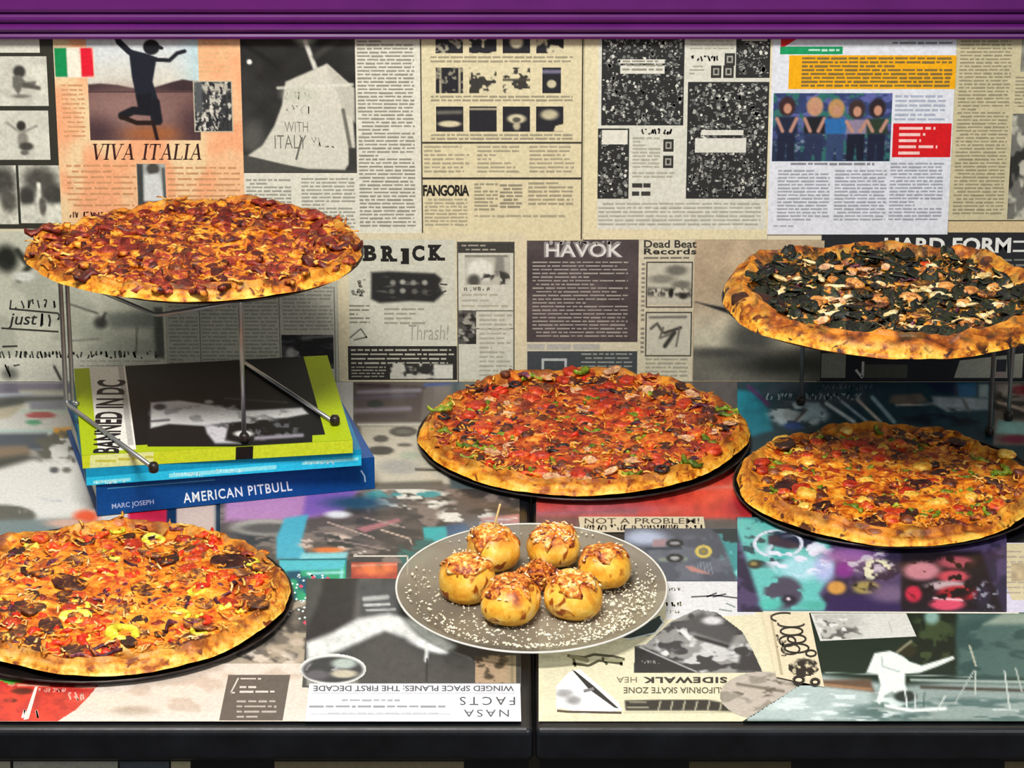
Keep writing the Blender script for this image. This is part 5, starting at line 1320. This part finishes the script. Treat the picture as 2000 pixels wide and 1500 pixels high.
CA = [(45, 487), (58, 466), (90, 456), (130, 448), (180, 431), (230, 411), (310, 391), (400, 380), (460, 388), (530, 390), (590, 402), (650, 428), (698, 452), (710, 470), (696, 505), (668, 543), (620, 560), (540, 578), (460, 590), (380, 594), (300, 590), (240, 583), (180, 572), (130, 557), (95, 545), (72, 522), (50, 508)]
CC = [(815, 850), (822, 822), (848, 792), (900, 757), (960, 735), (1010, 724), (1060, 724), (1140, 718), (1200, 716), (1260, 729), (1320, 742), (1375, 760), (1420, 780), (1450, 805), (1465, 830), (1460, 855), (1435, 885), (1400, 912), (1340, 940), (1270, 958), (1200, 968), (1130, 972), (1060, 970), (990, 958), (930, 940), (880, 915), (840, 885)]
CB = [(568, 1140), (560, 1165), (535, 1205), (490, 1240), (430, 1275), (350, 1305), (270, 1322), (200, 1327), (130, 1322), (70, 1310), (0, 1293), (-60, 1270), (-110, 1235), (-150, 1190), (-160, 1150), (-150, 1110), (-110, 1080), (-50, 1058), (0, 1046), (50, 1035), (110, 1027), (170, 1018), (230, 1012), (290, 1012), (350, 1019), (430, 1040), (490, 1060), (530, 1085), (558, 1113)]
CD = [(1440, 935), (1445, 905), (1470, 874), (1500, 858), (1560, 840), (1620, 829), (1700, 821), (1780, 823), (1850, 836), (1900, 855), (1950, 880), (2000, 905), (2030, 935), (2035, 965), (2005, 1003), (1970, 1028), (1920, 1050), (1860, 1066), (1780, 1073), (1700, 1068), (1630, 1052), (1560, 1030), (1500, 1005), (1460, 975)]
CE = [(1415, 565), (1420, 530), (1440, 500), (1475, 478), (1540, 471), (1600, 475), (1660, 467), (1700, 463), (1760, 474), (1830, 479), (1900, 480), (1950, 488), (1985, 508), (2030, 540), (2060, 580), (2062, 620), (2035, 650), (2000, 670), (1960, 685), (1890, 700), (1800, 706), (1720, 702), (1640, 690), (1570, 675), (1510, 657), (1460, 635), (1430, 605)]

pan('black pan under the meat pizza on the taller stand', (-.302, -.232), .152, ZA, lip=.0016)
A = Pizza('meat pizza with browned cheese to its edge, raised above the books', CA, ZA + .0028, M_CRUST_A, M_CHEESE_A, .014, .95, 11, .05, .0048, .03)
A.put('bacon', 100, .92, (1.0, 1.8), .25)
A.put('ham', 80, .92, (1.0, 1.8), .25)
A.put('pepperoni', 16, .88, (.8, 1.15), .3)
A.put('sausage', 34, .93, (.6, 1.05), .3)
A.shreds(220, 'shred', .97, (.007, .02), .0013, .0032)

pan('black pan under the supreme pizza in the middle', tuple(at(1140, 858, TOPZ)[:2]), .1745, TOPZ)
C = Pizza('supreme pizza of tomato, olive, onion and green pepper, in the middle', CC, TOPZ + .0015, M_CRUST_C, M_CHEESE_C, .0155, .91, 12, .058, .004, .045)
C.put('tomato', 36, .93, (.9, 1.6), .28)
C.put('ham', 60, .92, (.6, 1.2), .28)
C.put('greenpepper', 40, .92, (.9, 1.5), .28)
C.put('olive', 34, .92, (.85, 1.25), .28)
C.put('redpepper', 26, .9, (.8, 1.3), .28)
C.put('onion', 40, .92, (.9, 1.3), .28)
C.put('palemushroom', 36, .9, (.7, 1.1), .28)
C.put('dark', 32, .92, (.7, 1.2), .28)
C.put('sausage', 40, .92, (.7, 1.15), .28)
C.shreds(340, 'shred', .92, (.006, .014), .001, .0034)

pan('black pan under the front pizza, below the books', tuple(at(202, 1179, TOPZ)[:2]), .177, TOPZ)
B = Pizza('pizza with banana pepper and purple onion, in front of the books', CB, TOPZ + .0015, M_CRUST_B, M_CHEESE_B, .0150, .92, 13, .055, .004, .03)
for q in ((148, 1212, 1.6), (132, 1200, 1.2), (240, 1246, 1.8), (226, 1250, 1.1), (355, 1210, 1.0), (490, 1108, 1.0), (432, 1192, 1.1), (300, 1060, 1.3), (66, 1075, 1.0)):
    B.put_at('banana', *q)
for q in ((138, 1150, 1.9), (325, 1098, 1.7), (30, 1200, 1.6), (280, 1162, 1.5), (450, 1110, 1.7), (100, 1235, 1.5), (150, 1280, 1.4)):
    B.put_at('dark', *q)
B.put('redpepper', 50, .91, (.9, 1.5), .28)
B.put('onion', 46, .92, (.9, 1.45), .28)
B.put('banana', 18, .88, (.7, 1.05), .28)
B.put('mushroom', 36, .92, (.8, 1.25), .28)
B.put('dark', 34, .92, (.7, 1.2), .28)
B.put('tomato', 26, .90, (.8, 1.3), .28)
B.put('ham', 34, .92, (.6, 1.1), .28)
B.shreds(200, 'shred', .94, (.007, .018), .0012, .0035)
B.shreds(160, 'shredpale', .88, (.006, .015), .0011, .004)

pan('black pan under the pineapple pizza', tuple(at(1738, 955, TOPZ)[:2]), .1585, TOPZ)
D = Pizza('smaller pizza dotted with pineapple chunks, at the front of the right counter', CD, TOPZ + .0015, M_CRUST_D, M_CHEESE_D, .0155, .89, 14, .065, .0038, .05)
for q in ((1525, 862, 1.2), (1578, 972, 1.6), (1692, 948, 1.3), (1800, 918, 1.5), (1895, 978, 1.4), (1832, 992, 1.4), (1580, 912, 1.0), (1540, 935, 1.1), (1935, 940, 1.1), (1650, 852, 1.2), (1690, 988, 1.2), (1725, 886, 1.2), (1965, 905, 1.3)):
    D.put_at('pineapple', *q)
for q in ((1532, 878, 1.4), (1535, 958, 1.5), (1815, 866, 1.4), (1865, 912, 1.2), (1795, 956, 1.4), (1730, 990, 1.4), (1706, 1035, 1.4), (1775, 1012, 1.2)):
    D.put_at('dark', *q)
D.put('pineapple', 12, .84, (.6, 1.0), .3)
D.put('dark', 26, .88, (.7, 1.2), .28)
D.put('greenpepper', 50, .86, (.7, 1.25), .28)
D.put('tomato', 30, .88, (.8, 1.3), .28)
D.put('sausage', 42, .88, (.6, 1.05), .28)
D.put('bacon', 40, .88, (.6, 1.1), .28)
D.shreds(220, 'shred', .9, (.006, .014), .001, .0032)

pan('black pan under the spinach pizza on the right stand', (.380, -.224), .166, ZE, lip=.0016)
E = Pizza('spinach pizza with white cheese crumbles and chicken, on the right stand', CE, ZE + .0028, M_CRUST_E, M_CHEESE_E, .022, .82, 15, .105, .0036, .03)
for q in ((1640, 590, 2.0), (1655, 600, 1.5), (1565, 555, 1.6), (1600, 545, 1.6), (1690, 538, 1.3), (1840, 590, 2.0), (1830, 570, 1.5), (1870, 568, 1.7), (1705, 640, 1.7), (1800, 655, 2.0), (1770, 660, 1.6), (1620, 618, 1.7), (1945, 600, 1.8), (1760, 545, 1.5), (1555, 590, 1.5), (1720, 560, 1.5)):
    E.put_at('feta', *q)
for q in ((1778, 595, 1.5), (1670, 565, 1.2), (1830, 545, 1.2), (1890, 580, 1.3), (1720, 600, 1.2), (1600, 600, 1.1)):
    E.put_at('chicken', *q)
E.put('spinach', 285, .81, (.65, 1.12), .10, .0012, 0, .5)
E.put('mushroom', 24, .78, (.7, 1.1), .2, .002)
E.put('feta', 30, .78, (.7, 1.35), .28, .0046)
E.put('chicken', 14, .76, (.6, 1.0), .3, .003)
E.put('onion', 12, .76, (.7, 1.0), .3, .004)
E.put('palemushroom', 8, .78, (.7, 1.1), .3, .0035)
E.put('tomato', 1, .84, (.9, 1.2), .3, .001, .8)
E.shreds(120, 'shredpale', .78, (.005, .012), .001, .006)

# the big charred blister on the crust of the spinach pizza
q = at(1482, 597, ZE + .018)[:2] - E.ctr
bl = link('charred_blister', chunk(201, .036, .023, .0105, .4), mottled('charred_crust', '24100c', '5a3020', 60, .6, .3, .4, .001, mid='3a1c14'), E.root)
bl.location = (q[0], q[1], .0150); bl.rotation_euler = (0, 0, 2.2)
bl['label'] = 'dark burnt blister on the crust'
q = at(1712, 1046, TOPZ + .012)[:2] - D.ctr
bl = link('browned_blister', chunk(202, .013, .011, .0075, .2), mottled('browned_crust', '6a3018', '9a5a28', 90, .5, .4, .4, .001), D.root)
bl.location = (q[0], q[1], .0125)
# ------------------------------------------------------------------ oval glass platter of stuffed rolls
PC = at(1038, 1148, .017)[:2]
mg, nt, bs = new_mat('smoked_glass', .12, .5)
bs.inputs['Base Color'].default_value = (*lin('cbbca6'), 1)
tr = nt.nodes.new('ShaderNodeBsdfTransparent'); tr.inputs[0].default_value = (*lin('d5d8d6'), 1)
mx = nt.nodes.new('ShaderNodeMixShader')
f = ramp(nt, noise(nt, 9, 2), [(.3, '707070'), (.7, 'a0a0a0')])
nt.links.new(f, mx.inputs[0]); nt.links.new(tr.outputs[0], mx.inputs[1]); nt.links.new(bs.outputs[0], mx.inputs[2])
nt.links.new(mx.outputs[0], nt.nodes['Material Output'].inputs[0])
M_GLASS = mg
M_GLASSRIM = mottled('platter_rim', 'c9c6bd', 'e4e2da', 60, .2, .6, 0)
prof = [(0, 0), (.085, 0), (.098, .002), (.112, .008), (.1255, .0145), (.1262, .0156), (.1248, .0162), (.111, .0098), (.097, .0042), (.084, .0024), (0, .0024)]
plat = link('serving_platter', lathe(prof, 96, 1.0, 1.155), M_GLASS, None, True)
plat.location = (PC[0], PC[1], TABLE + TOPZ)
tag(plat, 'oval smoked glass platter sprinkled with grated cheese', 'platter')
v, fc = tube([(.1262 * math.cos(t), .1262 * 1.155 * math.sin(t), .0157) for t in np.linspace(0, 2 * math.pi, 96, endpoint=False)], .0011, seg=6, closed=True)
link('rim', mesh(v, fc), M_GLASSRIM, plat, True)
PZ = TABLE + TOPZ + .0024
M_GRATED = mottled('grated_cheese', 'e2d6b4', 'f6efdc', 300, .7, .3, 0)
rg = random.Random(5)
V = []; F = []
for _ in range(1900):
    a = rg.uniform(0, 6.283); r = math.sqrt(rg.random()) * .118
    if rg.random() < .35: a = rg.gauss(-.25, .6)
    x, y = r * math.cos(a), r * 1.155 * math.sin(a)
    if y > .03 and rg.random() < .7: continue
    h = .0026 if r < .086 else .0026 + max(0, (r - .086)) * .36 + (.002 if r > .1 else 0)
    s = rg.uniform(.0004, .0011) * (1.5 if rg.random() < .12 else 1); l = s * rg.uniform(1, 2.2); t = rg.uniform(0, 6.283); k = len(V)
    c_, s_ = math.cos(t), math.sin(t)
    V += [(x + l * c_, y + l * s_, h), (x - s * s_, y + s * c_, h), (x - l * c_, y - l * s_, h), (x + s * s_, y - s * c_, h), (x, y, h + s * 1.3)]
    F += [(k, k + 1, k + 4), (k + 1, k + 2, k + 4), (k + 2, k + 3, k + 4), (k + 3, k, k + 4), (k + 3, k + 2, k + 1, k)]
tag(link('grated_cheese', mesh(V, F), M_GRATED, plat), kind='stuff')

M_BUN = food_mat('baked_bun', [(.15, 'd0801c'), (.4, 'efae34'), (.6, 'f7c654'), (.85, 'fbe09a')], 30, 150, .42, .4, .3, ('9a4c14', 60, .60), .001, .4, .1)
nt = M_BUN.node_tree; b_ = nt.nodes['Principled BSDF']; src = b_.inputs['Base Color'].links[0].from_socket
at_ = N(nt, 'ShaderNodeAttribute', attribute_name='bake')
nt.links.new(mixc(nt, at_.outputs['Fac'], src, ramp(nt, noise(nt, 110, 4), [(.36, '7a2c0c'), (.48, 'b85a14'), (.62, 'e09a34')])), b_.inputs['Base Color'])
M_BUNTOP = food_mat('browned_filling', [(.26, '5a1e08'), (.40, 'a84a10'), (.52, 'd67a1e'), (.64, 'eab04a'), (.76, 'f6dda0')], 85, 260, .4, .5, .8, ('6a1a0a', 110, .62), .0015, 1.0, .1)
M_CRUMB = food_mat('cheese_bits', [(.3, 'd8a060'), (.5, 'ecc896'), (.7, 'f8ecd4')], 200, 500, .5, .4, 0, None, .001, .3, 0)

def roll(label, px, py, w, h, d, seed, lean=(0, 0), topcut=.62, bits=16):
    c = at(px, py, TOPZ + .003)[:2]
    root = thing('stuffed_roll', label, 'roll', (c[0], c[1], PZ + .0006), 'stuffed rolls on the platter')
    root.rotation_euler = (lean[0], lean[1], seed * 1.3)
    v, fcs = ico(4)
    n = v / np.linalg.norm(v, axis=1)[:, None]
    q = np.sign(n) * np.abs(n) ** .8
    q = q * (1 + .16 * noise3(n, 1.6, seed))[:, None] * (1 + .05 * noise3(n, 5, seed + 4))[:, None]
    q[:, 2] = np.where(q[:, 2] > 0, q[:, 2] * 1.0, q[:, 2] * .8)
    q[:, :2] *= (1 - .22 * np.clip(q[:, 2], 0, 1) ** 1.5)[:, None]
    dip = np.exp(-(q[:, 0] ** 2 + q[:, 1] ** 2) / .16) * (q[:, 2] > .3)
    q[:, 2] -= .22 * dip
    P = q * np.array([w / 2, d / 2, h / 1.75])
    P[:, 2] = np.maximum(P[:, 2], -.40 * h) + .40 * h
    me = mesh(P, fcs)
    bk = sstep(.28, .85, q[:, 2] + .9 * noise3(n, 2.2, seed + 21) + .35 * noise3(n, 6, seed + 2))
    at_ = me.attributes.new('bake', 'FLOAT', 'POINT'); at_.data.foreach_set('value', bk)
    link('bun', me, M_BUN, root, True)
    # browned filling over the crown, ragged at its edge
    keep = q[:, 2] > (topcut - .38 + 1.3 * (fbm(n[:, 0] * 2.4 + 9, n[:, 1] * 2.4 + 3, seed, 3) - .3))
    T_ = P.copy()
    T_ += n * (.0004 + .0030 * np.maximum(0, noise3(n, 4.5, seed + 9) * 2 + .35) * np.clip((q[:, 2] - .1) * 3, .05, 1))[:, None]
    ff = [f_ for f_ in fcs if all(keep[i] for i in f_)]
    used = sorted({i for f_ in ff for i in f_}); mp = {i: k for k, i in enumerate(used)}
    VV = [T_[i] for i in used]
    FF = [tuple(mp[i] for i in f_) for f_ in ff]
    # closing skirt so that the crust of filling has thickness
    cnt = {}
    for f_ in FF:
        for a, b in zip(f_, f_[1:] + f_[:1]): cnt[(a, b)] = 1
    m0 = len(VV); VV += [P[i] * .97 for i in used]
    for (a, b) in cnt:
        if (b, a) not in cnt: FF.append((b, a, m0 + a, m0 + b))
    link('browned_filling', mesh(VV, FF), M_BUNTOP, root, True)
    r = random.Random(seed); V = []; F = []
    cand = [i for i in range(len(n)) if q[i, 2] > .45]
    for _ in range(bits):
        p0 = T_[r.choice(cand)]; s = r.uniform(.0005, .001); l = r.uniform(.0015, .0045); t = r.uniform(0, 6.28); k = len(V)
        c_, s_ = math.cos(t), math.sin(t); up = r.uniform(-.3, .5)
        for e in (-.5, .5):
            for sx, sz in ((-s, 0), (0, s * 1.4), (s, 0)):
                V.append((p0[0] + l * e * c_ - sx * s_, p0[1] + l * e * s_ + sx * c_, p0[2] + .0008 + sz + l * e * up))
        F += [(k, k + 3, k + 4, k + 1), (k + 1, k + 4, k + 5, k + 2), (k + 2, k + 5, k + 3, k), (k, k + 1, k + 2), (k + 5, k + 4, k + 3)]
    tag(link('cheese_bits', mesh(V, F), M_CRUMB, root), kind='stuff')
    return root

roll('stuffed roll at the front edge of the group, pale and squat', 998, 1205, .064, .042, .052, 1)
roll('stuffed roll with dark toasted patches, front row beside the squat one', 1120, 1199, .053, .044, .048, 2)
roll('stuffed roll with a domed brown cap, nearest the books', 914, 1165, .050, .045, .050, 3, (0, .05))
roll('stuffed roll pierced by a toothpick, back of the group', 963, 1105, .050, .043, .048, 4)
roll('stuffed roll buried in shredded cheese, back of the group', 1082, 1099, .051, .040, .048, 5, bits=50)
roll('stuffed roll leaning outward, at the end nearest the comic panel', 1184, 1143, .061, .042, .050, 6, (-.1, .22))

# a heap of loose shredded cheese between the rolls
hp = at(1052, 1142, TOPZ + .003)[:2]
V = []; F = []
for _ in range(420):
    x, y = rg.gauss(0, .013), rg.gauss(0, .012); h = .024 * math.exp(-(x * x + y * y) / .00045) * rg.uniform(.5, 1) + .001
    s = rg.uniform(.0008, .0016); l = rg.uniform(.003, .008); t = rg.uniform(0, 6.28); k = len(V); c_, s_ = math.cos(t), math.sin(t); up = rg.uniform(-.4, .4)
    for e in (-.5, .5):
        for sx, sz in ((-s, 0), (0, s * 1.4), (s, 0)):
            V.append((x + l * e * c_ - sx * s_, y + l * e * s_ + sx * c_, max(.0002, h + sz + l * e * up)))
    F += [(k, k + 3, k + 4, k + 1), (k + 1, k + 4, k + 5, k + 2), (k + 2, k + 5, k + 3, k), (k, k + 1, k + 2), (k + 5, k + 4, k + 3)]
hb = chunk(77, .017, .015, .016, .5); n0 = len(V)
V += [(v_.co.x, v_.co.y, max(.0001, v_.co.z + .006)) for v_ in hb.vertices]; F += [tuple(i + n0 for i in p_.vertices) for p_ in hb.polygons]
hpo = link('shredded_cheese', mesh(V, F), M_BUNTOP, None)
hpo.location = (hp[0], hp[1], PZ)
tag(hpo, 'heap of browned shredded cheese between the rolls', 'cheese', None, 'stuff')

# toothpick
t0 = np.array(at(963, 1105, TOPZ + .003)) + np.array([0, 0, .036]); t1 = np.array(at(977, 984, .066))
tp = link('toothpick', mesh(*tube([t0, t0 * .1 + t1 * .9, t1], .0011, fillet=.0005)), mottled('pale_wood', 'c9a86a', 'e2c890', 200, .6, .3, 0), None, True)
tag(tp, 'pale wooden toothpick standing in a stuffed roll', 'toothpick')
